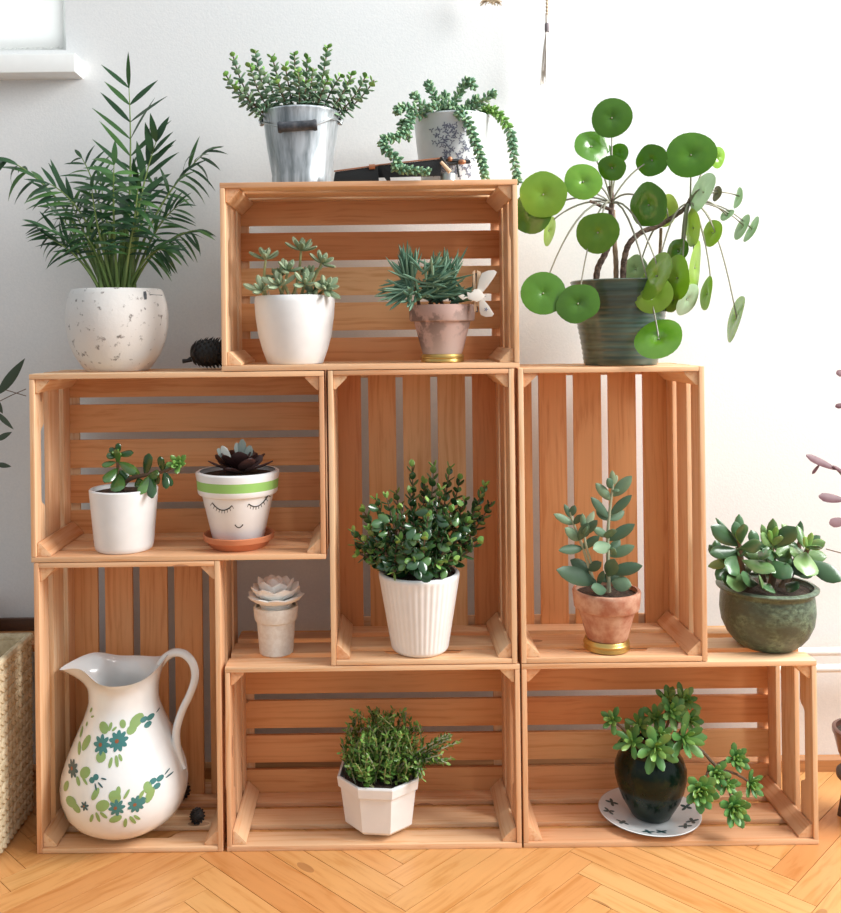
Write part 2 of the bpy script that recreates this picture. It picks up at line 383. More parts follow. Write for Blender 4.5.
# window with blind and sill
wn = MB()
wn.box((-1100, WY+12, wz0), (wx1, WY+22, wz0+14)); wn.box((wx1-9, WY+12, wz0+14), (wx1, WY+22, 1300))
win = struct(wn.build('window_1', 'white_paint', smooth=0))
bl = MB()
zb = wz0+3
pts = []
xx = wx1-4; k = 0
while xx > wx1-160:
    pts.append((xx, WY+4, zb+(0 if k % 2 else 2.0))); xx -= 3; k += 1
poly = [(wx1-4, WY+4, 1290)] + pts + [(xx, WY+4, 1290)]
bl.prism(poly[::-1], (0, 1.5, 0))
bl.build('roller_blind', 'blind', win, smooth=0)
sl = MB()
a_ = W(75, 53, WY-30); c_ = W(75, 72, WY-30)
sl.box((-1100, WY-30, c_.z), (a_.x, WY+12, a_.z))
s_ = sl.build('trim_2', 'white_paint', smooth=30, bevel=2.0); struct(s_)

# heating pipes at the right
for i, (py, r) in enumerate(((651.5, 4.2), (668, 4.2))):
    p = W(830, py, 122)
    b = MB(); b.tube([(p.x-190, 122, p.z), (p.x+300, 122, p.z)], r*1.13, 20)
    for xb in (p.x-140, p.x+90): b.tube([(xb, 122, p.z), (xb, WY+2, p.z)], 1.5, 8)
    tag(b.build('heating_pipe', 'white_paint', loc=(p.x, 122, p.z)), ['white heating pipe along wall, upper of the two', 'white heating pipe along wall, lower of the two'][i], 'pipe', 'white heating pipes')

# ------------------------------------------------------------------ crates
CL, CS, T_, DI = 295.5, 186.5, 5.5, 108.0
SL = [(0, 27), (40, 73), (86, DI)]
def crate(portrait, name='wooden_crate'):
    def mp(a, bb, y):      # a along the long side, bb along the short side
        return (bb, y, a) if portrait else (a, y, bb)
    def grain_of(axis):
        return {'a': (lambda c: (c.z, c.x, c.y)) if portrait else (lambda c: (c.x, c.z, c.y)),
                'b': (lambda c: (c.x, c.z, c.y)) if portrait else (lambda c: (c.z, c.x, c.y)),
                'y': lambda c: (c.y, c.x, c.z)}[axis]
    root = bpy.data.objects.new(name, None); col.objects.link(root)
    def bx(mb, a0, a1, b0, b1, y0, y1):
        p, q_ = mp(a0, b0, y0), mp(a1, b1, y1)
        mb.box([min(p[i], q_[i]) for i in range(3)], [max(p[i], q_[i]) for i in range(3)])
    for side in (0, 1):                       # two long sides
        m = MB(); b0 = 0 if side == 0 else CS-T_
        for y0, y1 in SL: bx(m, 0.2, CL-0.2, b0+0.15, b0+T_-0.15, y0, y1)
        m.build('long_side', 'pine', root, grain=grain_of('a'), bevel=0.7)
    for side in (0, 1):                       # two ends with a hand hold
        m = MB(); a0 = 0 if side == 0 else CL-T_
        for k, (y0, y1) in enumerate(SL):
            if k:
                bx(m, a0+0.3, a0+T_-0.3, T_, CS-T_, y0, y1)
            else:
                pr = [(T_, 0), (CS-T_, 0), (CS-T_, 28), (CS-50, 28), (CS-53, 26), (CS-56, 20), (CS-59, 18), (59, 18), (56, 20), (53, 26), (50, 28), (T_, 28)]
                m.prism([mp(a0+0.3, bb, y) for bb, y in pr], Vector(mp(T_-0.6, 0, 0)) if not portrait else Vector((0, 0, T_-0.6)))
        m.build('end_panel', 'pine', root, grain=grain_of('b'), bevel=0.7)
    m = MB()
    n = 5; gap = 8.0; sw = (CS-2*0.3-(n-1)*gap)/n
    for k in range(n):
        b0 = 0.3 + k*(sw+gap); bx(m, 0.3, CL-0.3, b0, b0+sw, DI+0.1, DI+5)
    m.build('back_panel', 'pine_back', root, grain=grain_of('a'), bevel=0.5)
    for a0, a1 in ((1, T_+8), (CL-T_-8, CL-1)):
        m = MB(); bx(m, a0, a1, 1, CS-1, DI+5.1, DI+9.5); m.build('batten', 'pine', root, grain=grain_of('b'), bevel=0.4)
    lg = 13.5
    for ia in (0, 1):
        for ib in (0, 1):
            m = MB()
            ca = T_+0.1 if ia == 0 else CL-T_-0.1; cb = T_+0.1 if ib == 0 else CS-T_-0.1
            da = 1 if ia == 0 else -1; db = 1 if ib == 0 else -1
            tri = [(ca, cb), (ca+da*lg, cb), (ca+da*(lg), cb+db*2.2), (ca+da*2.2, cb+db*lg), (ca, cb+db*lg)]
            m.prism([mp(x, y, 3) for x, y in tri], (0, DI-4, 0))
            m.build('corner_post', 'pine', root, grain=grain_of('y'), bevel=0.3)
    return root
def copy_tree(o, parent=None):
    c = o.copy(); col.objects.link(c)
    if parent: c.parent = parent
    for ch in list(o.children): copy_tree(ch, c)
    return c
land = crate(False); port = crate(True)
ZA, ZB = 0.0, CS
HS = [291/CL, 184.3/CS, 184.3/CS, 295.5/CL, 295.5/CL, 188.7/CS, 189/CS]
spots = [
 (port, (-347.5, 0, 0), 'upright pine crate on the floor at left, holding the painted jug'),
 (land, (-157.5, 0, 0), 'pine crate lying on the floor in the middle, holding the octagonal herb pot'),
 (land, (139.5, 0, 0), 'pine crate lying on the floor at right, holding the dark vase on a plate'),
 (port, (-51.0, 0, 184.6), 'upright pine crate in the centre holding the ribbed white pot'),
 (port, (139.5, 0, 184.6), 'upright pine crate at right holding the small terracotta pot, under the big round-leaved plant'),
 (land, (-350.0, 0, 291.3), 'pine crate on its long side at left holding the smiling-face pot'),
 (land, (-157.0, 0, 480.4), 'topmost pine crate, with a zinc bucket on top of it'),
]
used = set()
for (proto, loc, lab), hs in zip(spots, HS):
    o = proto if proto not in used else copy_tree(proto)
    used.add(proto)
    o.location = Vector(loc)*S; o.scale = (1.01 if loc[2] > 400 else 1, 1, hs); tag(o, lab, 'crate', 'stacked pine crates')
Z_F, Z_H, Z_HT, Z_D = 291.3+T_+.2, 480.4+T_+.2, 669.5, 184.6+T_+.1
Z_FT, Z_BT, Z_A = 480.2, 184.5, T_+.1

# ------------------------------------------------------------------ helpers for pots
class Spot:
    """a thing standing at photo column px, on height Z, its axis at depth Y"""
    def __init__(s, px, Z, Y, pyb):
        s.c = W(px, 400, Y); s.c.z = Z
        g = (F+Y)/F
        for _ in range(3):   # roll correction of the column at this height
            s.c.x = (((px-VX)*g) + (Z-EYE)*st)/ct
        s.g = g; s.px = px; s.pyb = pyb; s.Y = Y
    def l(s, px, py, dy=0.0):      # photo pixel at depth Y+dy -> coordinates local to the thing
        return W(px, py, s.Y+dy) - s.c
    def z(s, py): return s.l(s.px, py).z
def shell(prof, th=2.2, soil_drop=6):
    """closed pot profile from the outer profile (bottom to rim) with an inner wall"""
    inner = [(max(0.5, r-th), z) for r, z in prof[::-1] if z > th+1]
    rb = prof[0][0]
    for (r0, z0), (r1, z1) in zip(prof, prof[1:]):
        if z0 <= th <= z1 and z1 > z0: rb = r0+(r1-r0)*(th-z0)/(z1-z0)
    return [(0.01, 0.0)] + prof + inner + [(max(0.6, min(rb, inner[-1][0]+th)-th), th), (0.01, th)]
def rprof(sp, pts):      # [(py, radius_px)] -> [(r, z)] from bottom to top, z measured on the axis
    y0, y1 = pts[0][0], min(p[0] for p in pts)
    zb = sp.z(y0)
    if zb > 0: return [(pts[0][1]*sp.g, 0)] + [(r*sp.g, sp.z(py)) for py, r in pts[1:]]
    return [(r*sp.g, sp.z(py) - zb*((py-y1)/(y0-y1))**2) for py, r in pts]
rnd = random.Random(7)
def ruv(a): return rnd.uniform(-a, a)
def soil(root, r, z, mat='soil'):
    m = MB(); m.lathe([(0.01, z-3), (r, z-3), (r, z-0.6), (r*0.6, z+0.4), (0.01, z+1.0)], 32)
    return m.build('soil', mat, root)
def bez(p0, p1, p2, n=8, p3=None):
    out = []
    for i in range(n+1):
        t = i/n
        if p3 is None: out.append(p0*(1-t)**2 + p1*2*t*(1-t) + p2*t*t)
        else: out.append(p0*(1-t)**3 + p1*3*t*(1-t)**2 + p2*3*t*t*(1-t) + p3*t**3)
    return out
def poly_smooth(pts, n=4):
    pts = [Vector(p) for p in pts]; out = []
    for i in range(len(pts)-1):
        p0 = pts[max(i-1, 0)]; p1 = pts[i]; p2 = pts[i+1]; p3 = pts[min(i+2, len(pts)-1)]
        for k in range(n):
            t = k/n
            out.append(0.5*((2*p1) + (p2-p0)*t + (2*p0-5*p1+4*p2-p3)*t*t + (3*p1-p0-3*p2+p3)*t**3))
    out.append(pts[-1]); return out
def frame(d):
    d = d.normalized(); a = Vector((0.2, -1, 0.1)); a = (a-d*a.dot(d)).normalized(); return d, a, d.cross(a)

def decussate(ml, pts, spacing, L, Wd, T, kind='obov', ang=0.9, taper=0.5, mi=0, tipmi=None, tipn=0, jitter=0.15, bend=0.1, start=0.0, n=5, m=6):
    """opposite leaf pairs along a stem"""
    segs = []; tot = 0
    for i in range(len(pts)-1): l = (pts[i+1]-pts[i]).length; segs.append((tot, l, i)); tot += l
    k = 0; s = start*tot; rot = rnd.uniform(0, PI)
    while s < tot:
        for a, l, i in segs:
            if a <= s <= a+l: break
        p = pts[i] + (pts[i+1]-pts[i])*((s-a)/max(l, 1e-6))
        d, u, v = frame(pts[i+1]-pts[i])
        f = 1 - taper*(s/tot)**2
        young = tipmi is not None and (tot-s) < tipn
        for sgn in (0, PI):
            t = rot + k*PI/2 + sgn + ruv(jitter)
            rad = u*math.cos(t)+v*math.sin(t)
            aa = ang*(1-0.45*(s/tot)) + ruv(jitter)
            dd = d*math.cos(aa) + rad*math.sin(aa)
            ml.leaf(p, dd, d*math.sin(aa)-rad*math.cos(aa), L*f*rnd.uniform(.85, 1.12), Wd*f*rnd.uniform(.85, 1.1), T*f, kind, bend, n, m, tipmi if young else mi)
        k += 1; s += spacing*(0.6+0.4*f)
    return tot
def rosette(ml, p, ax, n, L, Wd, T, kind='obov', inner=0.25, outer=1.35, bend=0.12, mi=0, mi_in=None, nn=5, mm=6):
    d, u, v = frame(Vector(ax))
    r0 = rnd.uniform(0, 6)
    for k in range(n):
        f = k/max(1, n-1)
        t = r0+k*2.39996
        aa = inner + (outer-inner)*f**0.8 + ruv(0.08)
        rad = u*math.cos(t)+v*math.sin(t)
        dd = d*math.cos(aa)+rad*math.sin(aa)
        sc_ = 0.45+0.55*f**0.6
        mm_i = mi if (mi_in is None or f > 0.4) else mi_in
        ml.leaf(p - d*f*L*0.08, dd, d*math.sin(aa)-rad*math.cos(aa), L*sc_*rnd.uniform(.92, 1.06), Wd*sc_, T, kind, bend, nn, mm, mm_i)
def surf_decal(mb, prof, x, z, poly, mi, off=0.35, cx=0.0):
    """lay polygon poly (dx,dz) on the front of a surface of revolution"""
    def rad(zz):
        for (r0, z0), (r1, z1) in zip(prof, prof[1:]):
            if min(z0, z1) <= zz <= max(z0, z1) and z0 != z1:
                return r0+(r1-r0)*(zz-z0)/(z1-z0)
        return prof[-1][0]
    n = len(poly)
    ctr = (sum(p[0] for p in poly)/n, sum(p[1] for p in poly)/n)
    def P(dx, dz):
        X, Z = x+dx, z+dz
        r = rad(Z)+off
        X = max(-r*0.995, min(r*0.995, X))
        return Vector((cx+X, -math.sqrt(max(0.0, r*r-X*X)), Z))
    rings = [[P(ctr[0]+(p[0]-ctr[0])*f, ctr[1]+(p[1]-ctr[1])*f) for p in poly] for f in (0.5, 1.0)]
    vs = [P(*ctr)]+rings[0]+rings[1]
    fs = [(0, 1+j, 1+(j+1) % n) for j in range(n)] + [(1+j, 1+n+j, 1+n+(j+1) % n, 1+(j+1) % n) for j in range(n)]
    mb.add(vs, fs, mi)
def petal(cx, cz, L, Wd, ang, n=10):
    out = []
    for i in range(n):
        t = 2*PI*i/n
        a = (math.cos(t)+1)/2*L; bb = math.sin(t)*Wd/2
        out.append((cx+a*math.cos(ang)-bb*math.sin(ang), cz+a*math.sin(ang)+bb*math.cos(ang)))
    return out

# ================================================================== plants and things
# ---- 1 areca palm on the left crate
sp = Spot(118, Z_FT, 62, 371)
r = thing('potted_palm', 'feathery green palm in a rounded speckled off-white pot on the left crate', 'potted plant', sp.c)
pr = rprof(sp, [(371, 30), (368, 33), (356, 41), (343, 46.5), (328, 49.5), (315, 50), (303, 48.5), (295, 46), (291, 44.5), (289.5, 43)])
m = MB(); m.lathe(shell(pr, 3), 56)
hz = pr[-1][1]
surf_decal(m, pr, 34*sp.g, hz-8, [(0, 4), (2, 4.5), (3, 1), (3.5, -4), (1.5, -4.5), (0.5, 0)], 1)
surf_decal(m, pr, 39*sp.g, hz-7, [(0, .6), (8, .4), (8, -.3), (0, -.3)], 1)
m.build('pot', ['speckle', 'black_wood'], r)
soil(r, 42, hz-6)
ms, ml = MB(), MB()
def frond(base, ctrl, tip, t0=0.45, nl=9, LL=34, wd=6.5, droop=0.25, spread=0.9, dyt=0):
    p0 = sp.l(*base); p1 = sp.l(*ctrl); p2 = sp.l(*tip)
    pts = bez(p0, p1, p2, 14)
    ms.tube(pts, [1.9-1.45*i/14 for i in range(15)], 6)
    face = Vector((ruv(.7), -1, ruv(.5)))
    for k in range(nl):
        t = t0+(1-t0)*k/(nl-1)
        i = min(13, int(t*14)); f = t*14-i
        p = pts[i].lerp(pts[i+1], f)
        d = (pts[i+1]-pts[i]).normalized()
        side = d.cross(face+Vector((ruv(.2), 0, ruv(.2)))).normalized()
        if side.length < .1: side = Vector((1, 0, 0))
        l = LL*1.22*(0.62+0.5*math.sin(PI*min(1, 0.2+k/(nl-1)*0.75)))*rnd.uniform(.88, 1.1)
        for sg in (-1, 1):
            if k == nl-1 and sg == 1: dd = d.copy()
            else: dd = (d*(1.0-0.1*spread) + side*sg*spread*rnd.uniform(.8, 1.15) + Vector((ruv(.1), ruv(.4), ruv(.12)-.1*droop))).normalized()
            upv = dd.cross(side.cross(dd)) if False else Vector((ruv(.3), -0.8, 0.6))
            ml.leaf(p, (dd+Vector((0, 0, -droop*0.4))).normalized(), upv, l, wd*rnd.uniform(.8, 1.1), 0.5, 'lance', 0 if droop == 0 else -droop*rnd.uniform(.5, 1.2)*0.6, 6, 4, 0, fold=0.05)
B = (118, 296)
frond((122, 296, 0), (134, 190, 8), (129, 88, -4), .42, 8, 44, 6.5, 0.1, 1.0)
frond((105, 294, 0), (72, 190, -10), (8, 160, -18), .6, 6, 28, 6, 1.2, 0.6)
frond((130, 285, 2), (150, 200, 5), (206, 152, 0), .62, 8, 28, 5, 1.2, 0.6)
frond((100, 292, -5), (80, 238, -20), (40, 226, -30), .45, 8, 24, 4, 0.5, 0.5)
frond((104, 292, 5), (82, 232, 10), (50, 208, 14), .4, 8, 24, 4, 0.8, 0.7)
frond((110, 292, 0), (92, 205, -18), (50, 184, -28), .45, 8, 30, 5, 0.6, 0.6)
frond((102, 294, -8), (80, 250, -20), (48, 238, -28), .5, 6, 22, 3.6, 0.9, 0.6)
frond((112, 292, 4), (104, 195, 14), (82, 158, 22), .45, 8, 26, 4, 0.6, 0.8)
frond((126, 292, -3), (136, 200, -15), (156, 142, -24), .5, 6, 34, 8, 0.3, 0.4)
frond((128, 292, 4), (142, 205, 16), (156, 182, 24), .45, 8, 24, 4, 0.9, 0.8)
frond((132, 292, 0), (150, 225, -10), (178, 206, -18), .45, 8, 23, 4.2, 0.8, 0.6)
frond((130, 293, -6), (152, 238, -16), (196, 230, -24), .45, 9, 24, 4, 1.1, 0.6)
frond((127, 293, -8), (146, 245, -22), (166, 250, -32), .5, 7, 24, 4, 1.1, 0.7)
frond((118, 292, -8), (112, 220, -28), (114, 165, -40), .45, 8, 30, 7, 0.8, 0.9)
frond((115, 292, -6), (95, 225, -26), (92, 190, -38), .4, 8, 28, 5.5, 0.9, 0.9)
frond((121, 292, -6), (135, 225, -26), (138, 188, -36), .4, 8, 28, 5.5, 0.9, 0.9)
frond((114, 292, 6), (110, 230, 18), (100, 180, 25), .35, 8, 26, 4.5, 0.6, 1.0)
frond((122, 292, 6), (126, 235, 18), (132, 170, 25), .35, 8, 26, 4.5, 0.6, 1.0)
frond((108, 292, -3), (88, 240, -10), (70, 200, -14), .4, 8, 25, 4.5, 0.7, 0.8)
frond((110, 293, -8), (98, 250, -20), (84, 234, -30), .5, 6, 25, 4.5, 1.0, 0.8)
frond((124, 293, -8), (128, 250, -20), (134, 226, -30), .5, 6, 25, 4.5, 1.0, 0.9)
for k in range(12):
    x = 102+k*3; t = ruv(12)
    ms.tube(bez(sp.l(x, 295, ruv(12)), sp.l(x+t*.3, 260, ruv(12)), sp.l(118+(x-118)*1.5+t, 222, ruv(16)), 6), [2.6, 2.4, 2.2, 2, 1.8, 1.5, 1.2], 6)
ms.build('stems', 'stem_green', r); ml.build('foliage', 'palm', r)

# ---- 2 pine cone beside it
c = W(207, 354, 62); c.z = Z_FT
r = thing('pine_cone', 'big dark pine cone lying beside the topmost crate', 'pine cone', c)
m = MB()
def cone(mb, cx, cz, L, R, n, sl_=5.5):
    pts = []
    for i in range(9):
        t = i/8; pts.append((cx-L/2+L*t, 0, cz))
    mb.tube(pts, [R*x for x in (.3, .62, .78, .84, .84, .8, .7, .5, .2)], 14)
    for k in range(n):
        t = (k+.5)/n; a = k*2.39996
        x = cx-L/2+L*t; rr = R*0.8*math.sin(PI*(0.12+0.78*t))**.55
        rad = Vector((0, math.cos(a), math.sin(a)))
        mb.leaf(Vector((x, 0, cz))+rad*rr*0.75, rad*1.0+Vector((0.5, 0, 0)), Vector((1, 0, 0))-rad*.5, sl_, sl_*0.8, 1.6, 'oval', 0.1, 3, 5)
cone(m, 3, 17.6, 40, 17, 110, 8.5)
m.tube([(-17, 0, 11), (-21, 0, 9.5), (-26, 0, 9)], [3, 2, 2.4], 8)
m.build('scales', 'cone', r)

# ---- 3 zinc bucket with string-of-buttons
sp = Spot(302, Z_HT, 62, 180)
r = thing('bucket_plant', 'string-of-buttons succulent in a zinc bucket on the topmost crate', 'potted plant', sp.c)
g = sp.g
pr = rprof(sp, [(180, 29.5), (179, 30), (177, 29.5), (150, 34), (120, 37.9), (117, 39), (115.5, 39.4), (114, 38.8)])
m = MB(); m.lathe(shell(pr, 1.2), 64); bk = m.build('bucket', 'zinc', r)
hz = pr[-1][1]
soil(r, 36*g, hz-5)
for sx in (-1, 1):
    m = MB()
    m.tube([(sx*39*g, -3, hz-12), (sx*41*g, 0, hz-6)], 2.2, 8); m.ball((sx*39.5*g, 0, hz-8), 3.4, 10, 6, (.6, 1, 1.2))
    m.build('ear', 'zinc_light', r)
hd = [Vector((-39.5*g, -2, hz-9)), sp.l(268, 124, -30), sp.l(280, 127, -42), sp.l(298, 127, -44), sp.l(316, 125, -42), sp.l(332, 119, -28), Vector((39.5*g, -2, hz-9))]
m = MB(); m.tube(poly_smooth(hd, 5), 0.8, 6); hnd = m.build('handle', 'zinc_light', r)
m = MB(); m.tube([sp.l(278, 127.4, -42), sp.l(280, 127.3, -42), sp.l(283, 127, -42.5), sp.l(312, 125.2, -42.5), sp.l(315, 125, -42), sp.l(317, 124.8, -42)], [5.6, 6.2, 5.2, 5.2, 6.2, 5.6], 14); m.build('grip', 'black_wood', hnd)
ml, ms = MB(), MB()
tips = [(233, 56, -5), (226, 75, -16), (255, 50, 10), (272, 56, -8), (294, 52, -10), (307, 58, 8), (328, 46, 2), (313, 68, -20), (340, 77, -12), (352, 73, 4), (366, 75, -10), (374, 80, -4), (250, 66, -22), (285, 66, -26), (262, 70, 20), (320, 74, 20), (298, 72, -32), (348, 82, -22), (235, 84, -26), (328, 80, -26), (275, 78, -30), (306, 80, -30)]
for tx, ty, dy in tips:
    bx_ = 302+(tx-302)*0.5
    p0 = sp.l(bx_, 117, dy*.5); p2 = sp.l(tx, ty, dy)
    p1 = sp.l(bx_+(tx-302)*(0.34 if abs(tx-302) > 45 else .2), 100 if abs(tx-302) > 45 else 92, dy)
    pts = bez(p0, p1, p2, 10); ms.tube(pts, 0.8, 5)
    decussate(ml, pts, 5.4, 10.4, 9.8, 2.3, 'pear', 1.5, .35, 0, 1, 8, 0.12, 0.05, 0.1, 5, 7)
# trailing bit at the left rim
pts = poly_smooth([sp.l(268, 108, -25), sp.l(258, 108, -30), sp.l(257, 118, -32)], 3); decussate(ml, pts, 4, 7, 6, 2, 'oval', 1.3)
ms.build('stems', 'stem_brown', r); ml.build('foliage', ['button', 'jade_young'], r)

# ---- 4 burro's tail in printed grey pot
sp = Spot(453, Z_HT, 84, 178)
g = sp.g
r = thing('trailing_succulent', 'trailing blue-green succulent in a pale grey flower-printed pot on the topmost crate', 'potted plant', sp.c)
pr = rprof(sp, [(178, 31), (176, 32), (150, 35.5), (123, 38), (120.5, 38.8), (119, 38.2)])
m = MB(); m.lathe(shell(pr, 1.6), 56)
for k in range(150):
    t = rnd.random(); x = -4+ruv(26)*rnd.random()**.5; z = pr[-1][1]*(0.12+0.7*t)
    if k > 115: x = -24+ruv(10); z = 20+ruv(5)
    a = rnd.uniform(0, 6.28)
    for j in range(3): surf_decal(m, pr, x, z, petal(0, 0, 3.0, 1.2, a+j*2.1, 6), 1)
m.build('pot', ['gray_pot', 'gray_print'], r)
soil(r, 36*g, pr[-1][1]-4)
ml, ms = MB(), MB()
tr = [
 [(448, 112, -10), (437, 100, -16), (430, 88, -20), (428, 83, -20)],
 [(450, 112, -12), (456, 100, -18), (462, 88, -20), (469, 80, -22), (474, 88, -24)],
 [(432, 114, -20), (425, 108, -26), (416, 98, -28), (414, 95, -28)],
 [(430, 114, -25), (412, 108, -36), (400, 108, -40), (397, 112, -42)],
 [(428, 116, -20), (412, 116, -44), (408, 128, -52), (398, 137, -60), (384, 140, -70), (386, 150, -78), (398, 160, -84), (396, 168, -86), (410, 170, -88), (429, 172, -88)],
 [(470, 112, -20), (480, 104, -26), (490, 95, -28), (494, 94, -28)],
 [(462, 112, -18), (470, 104, -24), (478, 98, -28)],
 [(480, 112, -14), (492, 110, -20), (503, 120, -24), (511, 135, -26), (513, 150, -26), (516, 172, -26), (518, 182, -26)],
 [(462, 116, -30), (468, 122, -44), (473, 135, -52), (478, 150, -58), (483, 165, -60), (485, 178, -62)],
 [(455, 112, -25), (452, 106, -34), (447, 104, -38)], [(440, 112, -28), (436, 106, -36), (428, 108, -42)],
 [(468, 114, -32), (462, 110, -42), (458, 116, -46)], [(445, 112, 5), (444, 100, 8), (446, 94, 10)], [(405, 120, -36), (402, 128, -40), (410, 138, -42)],
]
for i, path in enumerate(tr):
    pts = poly_smooth([sp.l(*p) for p in path], 4); ms.tube(pts, 0.9, 5)
    tot = sum((b_-a_2).length for a_2, b_ in zip(pts, pts[1:]))
    n = int(tot/1.05)
    for k in range(n):
        s = k/n*(len(pts)-1); j = min(len(pts)-2, int(s)); p = pts[j].lerp(pts[j+1], s-j)
        d, u, v = frame(pts[j+1]-pts[j]); t = k*2.39996
        rad = u*math.cos(t)+v*math.sin(t)
        ml.leaf(p, rad*1.0+d*0.45, d, 7.8*(1-.25*(k/n)**3), 4.0, 3.6, 'oval', 0.1, 4, 6, 1 if (i == 7 and k < n*.42) else 0)
ms.build('stems', 'stem_pale', r); ml.build('foliage', ['burro', 'jade_young'], r)

# ---- old folding camera lying on the crate
c = W(400, 175, 22); c.z = Z_HT
r = thing('folding_camera', 'old black leather-covered folding camera with copper edges lying in front of the printed pot', 'camera', c)
def CP(px, py, dy): return W(px, py, 22+dy)-c
def slab(mb, q4, dy0, dy1, mi=0):
    mb.add([CP(x, y, dy0) for x, y in q4]+[CP(x, y, dy1) for x, y in q4],
           [(0,1,2,3),(7,6,5,4),(0,4,5,1),(1,5,6,2),(2,6,7,3),(3,7,4,0)], mi)
zb_ = 0.0
def flat_y(px): return VY-(Z_HT-EYE)*F/(F+22) - (px-VX)*st - 0.2
m = MB(); slab(m, [(333, flat_y(333)), (335, 172), (378, 166), (379, flat_y(379))], -16, 14); m.build('case', 'leather', r, bevel=0.6)
m = MB(); slab(m, [(372, 178), (374, 166), (442, 159), (441, 176)], -8, 16); m.build('bed', 'leather', r, bevel=0.6)
m = MB(); slab(m, [(334, 172), (334, 170.5), (378, 164.6), (378, 166)], -17, 15); slab(m, [(374, 166), (374, 164.8), (442, 157.2), (442, 158.8)], -9, 17); m.build('copper_edge', 'copper', r, bevel=0.2)
for x, y in ((372, 167), (394, 165)): m = MB(); m.tube([CP(x-3, y, -17), CP(x+3, y-.5, -17)], 2.6, 12); m.build('hinge', 'copper', r)
m = MB(); m.tube([CP(386, 174.5, -16), CP(386, 174.5, 0)], 8.5, 24, flat=0.33); m.build('lens_ring', 'leather', r)
m = MB(); pA, pB = CP(441, 162, -12), CP(450, 172, -14); m.tube([pA, pB], [1.6, 2.2], 8); m.build('strut', 'clip_wood', r)
m = MB(); m.tube([CP(441, 157, -10), CP(448, 167, -12)], 1.4, 8); m.tube([CP(444, 160, -2), CP(468, 161.5, 2)], 1.8, 8); m.tube([CP(446, 164.5, -2), CP(470, 161.5, 2)], 1.8, 8); m.tube([CP(457, 164, -8), CP(459, 177, -8)], 1.1, 8); m.build('folding_arm', 'leather', r)
m = MB(); m.ball(CP(450, 159, -3), 2.6, 10, 6); m.ball(CP(462, 162, -2), 3, 10, 6, (1.4, 1, .9)); m.build('screw', 'copper', r)
m = MB(); yy = flat_y(448); t0 = CP(448, yy, 0); m.lathe([(0.01, 0), (8, 0), (8.4, 0.5), (8, 9), (7, 10), (0.01, 10)], 28, (t0.x, t0.y, 0)); m.build('lens_barrel', 'zinc_light', r)

# ---- 5 pale succulent in white pot, topmost crate
sp = Spot(295.5, Z_H, 44, 363); g = sp.g
r = thing('potted_succulent', 'pale green succulent in a plain white pot inside the topmost crate', 'potted plant', sp.c)
pr = rprof(sp, [(363, 27), (362, 28), (350, 32.5), (335, 36.5), (318, 39), (303, 40), (298, 39.6), (296, 38.6)])
m = MB(); m.lathe(shell(pr, 2.4), 56); m.build('pot', 'matte_white', r); hz = pr[-1][1]; soil(r, 36*g, hz-3)
ml, ms = MB(), MB()
def spray(spx, base, mid, tip, n, L, Wd, T, out=1.25, ax=None, mi=0, sw=1.2, kind='obov', mi_in=None, bend=0.15):
    p0, p1, p2 = spx.l(*base), spx.l(*mid), spx.l(*tip)
    pts = bez(p0, p1, p2, 8); ms.tube(pts, [sw*(1-.4*i/8) for i in range(9)], 6)
    a = Vector(ax) if ax else (pts[-1]-pts[-3])+Vector((0, -1.5, 0.5))
    rosette(ml, p2, a, n, L, Wd, T, kind, 0.35, out, bend, mi, mi_in)
    return pts
for bs, md, tp, n, L in [((266, 298, -8), (262, 285, -10), (266, 258, -14), 9, 13), ((292, 298, -5), (300, 280, -8), (301, 249, -12), 10, 14),
        ((305, 298, -8), (312, 285, -14), (322, 262, -16), 10, 12), ((315, 298, -14), (322, 292, -20), (326, 288, -26), 11, 13),
        ((280, 298, -10), (285, 285, -18), (288, 270, -22), 8, 13), ((270, 300, -18), (262, 296, -24), (262, 290, -28), 7, 15),
        ((286, 300, -18), (280, 292, -26), (279, 285, -30), 8, 15), ((300, 300, -18), (303, 290, -24), (305, 283, -28), 9, 14),
        ((310, 300, 5), (312, 285, 8), (310, 275, 10), 8, 13), ((290, 298, 6), (285, 285, 10), (280, 275, 12), 8, 13), ((318, 299, -10), (318, 294, -16), (312, 293, -22), 8, 12)]:
    spray(sp, bs, md, tp, n, L*1.42, 8.2, 3.8, 1.45, sw=2.0)
for x, y, dx in ((268, 296, 1), (291, 291, -2), (295, 293, 3)):
    ml.leaf(sp.l(x, 299, -26), Vector((dx*.1, -.2, 1)), Vector((0, -1, 0)), 9, 3.4, 1.5, 'lance', 0, 4, 5, 1)
ms.build('stems', 'stem_olive', r); ml.build('foliage', ['ghost', 'clip_wood'], r)

# ---- 6 finger-leaved succulent in stained terracotta on a brass lid
sp0 = Spot(442.5, Z_H, 36, 361); g = sp0.g
lid = MB(); hl = 8.5
lid.lathe([(0.01, 0), (20.5*g, 0), (21.5*g, 1), (21*g, 3.6), (21.8*g, 4.4), (21.8*g, 5.8), (21*g, 6.6), (20.6*g, hl-.7), (20*g, hl), (0.01, hl)], 48)
lid.v = [v+sp0.c for v in lid.v]
tag(lid.build('jar_lid', 'brass', loc=sp0.c), 'gold-coloured jar lid under the stained terracotta pot in the topmost crate', 'lid', 'gold jar lids used as saucers')
sp = Spot(442.5, Z_H+hl, 36, 353)
r = thing('finger_succulent', 'spiky blue-green succulent in a stained terracotta pot inside the topmost crate', 'potted plant', sp.c)
pr = rprof(sp, [(353.4, 19.5), (352.5, 20), (321.5, 28.2), (321, 31.6), (319.5, 32.4), (307, 33), (305, 32.6)])
m = MB(); m.lathe(shell(pr, 2.8), 48); m.build('pot', 'terracotta_stain', r); hz = pr[-1][1]; soil(r, 29*g, hz-3)
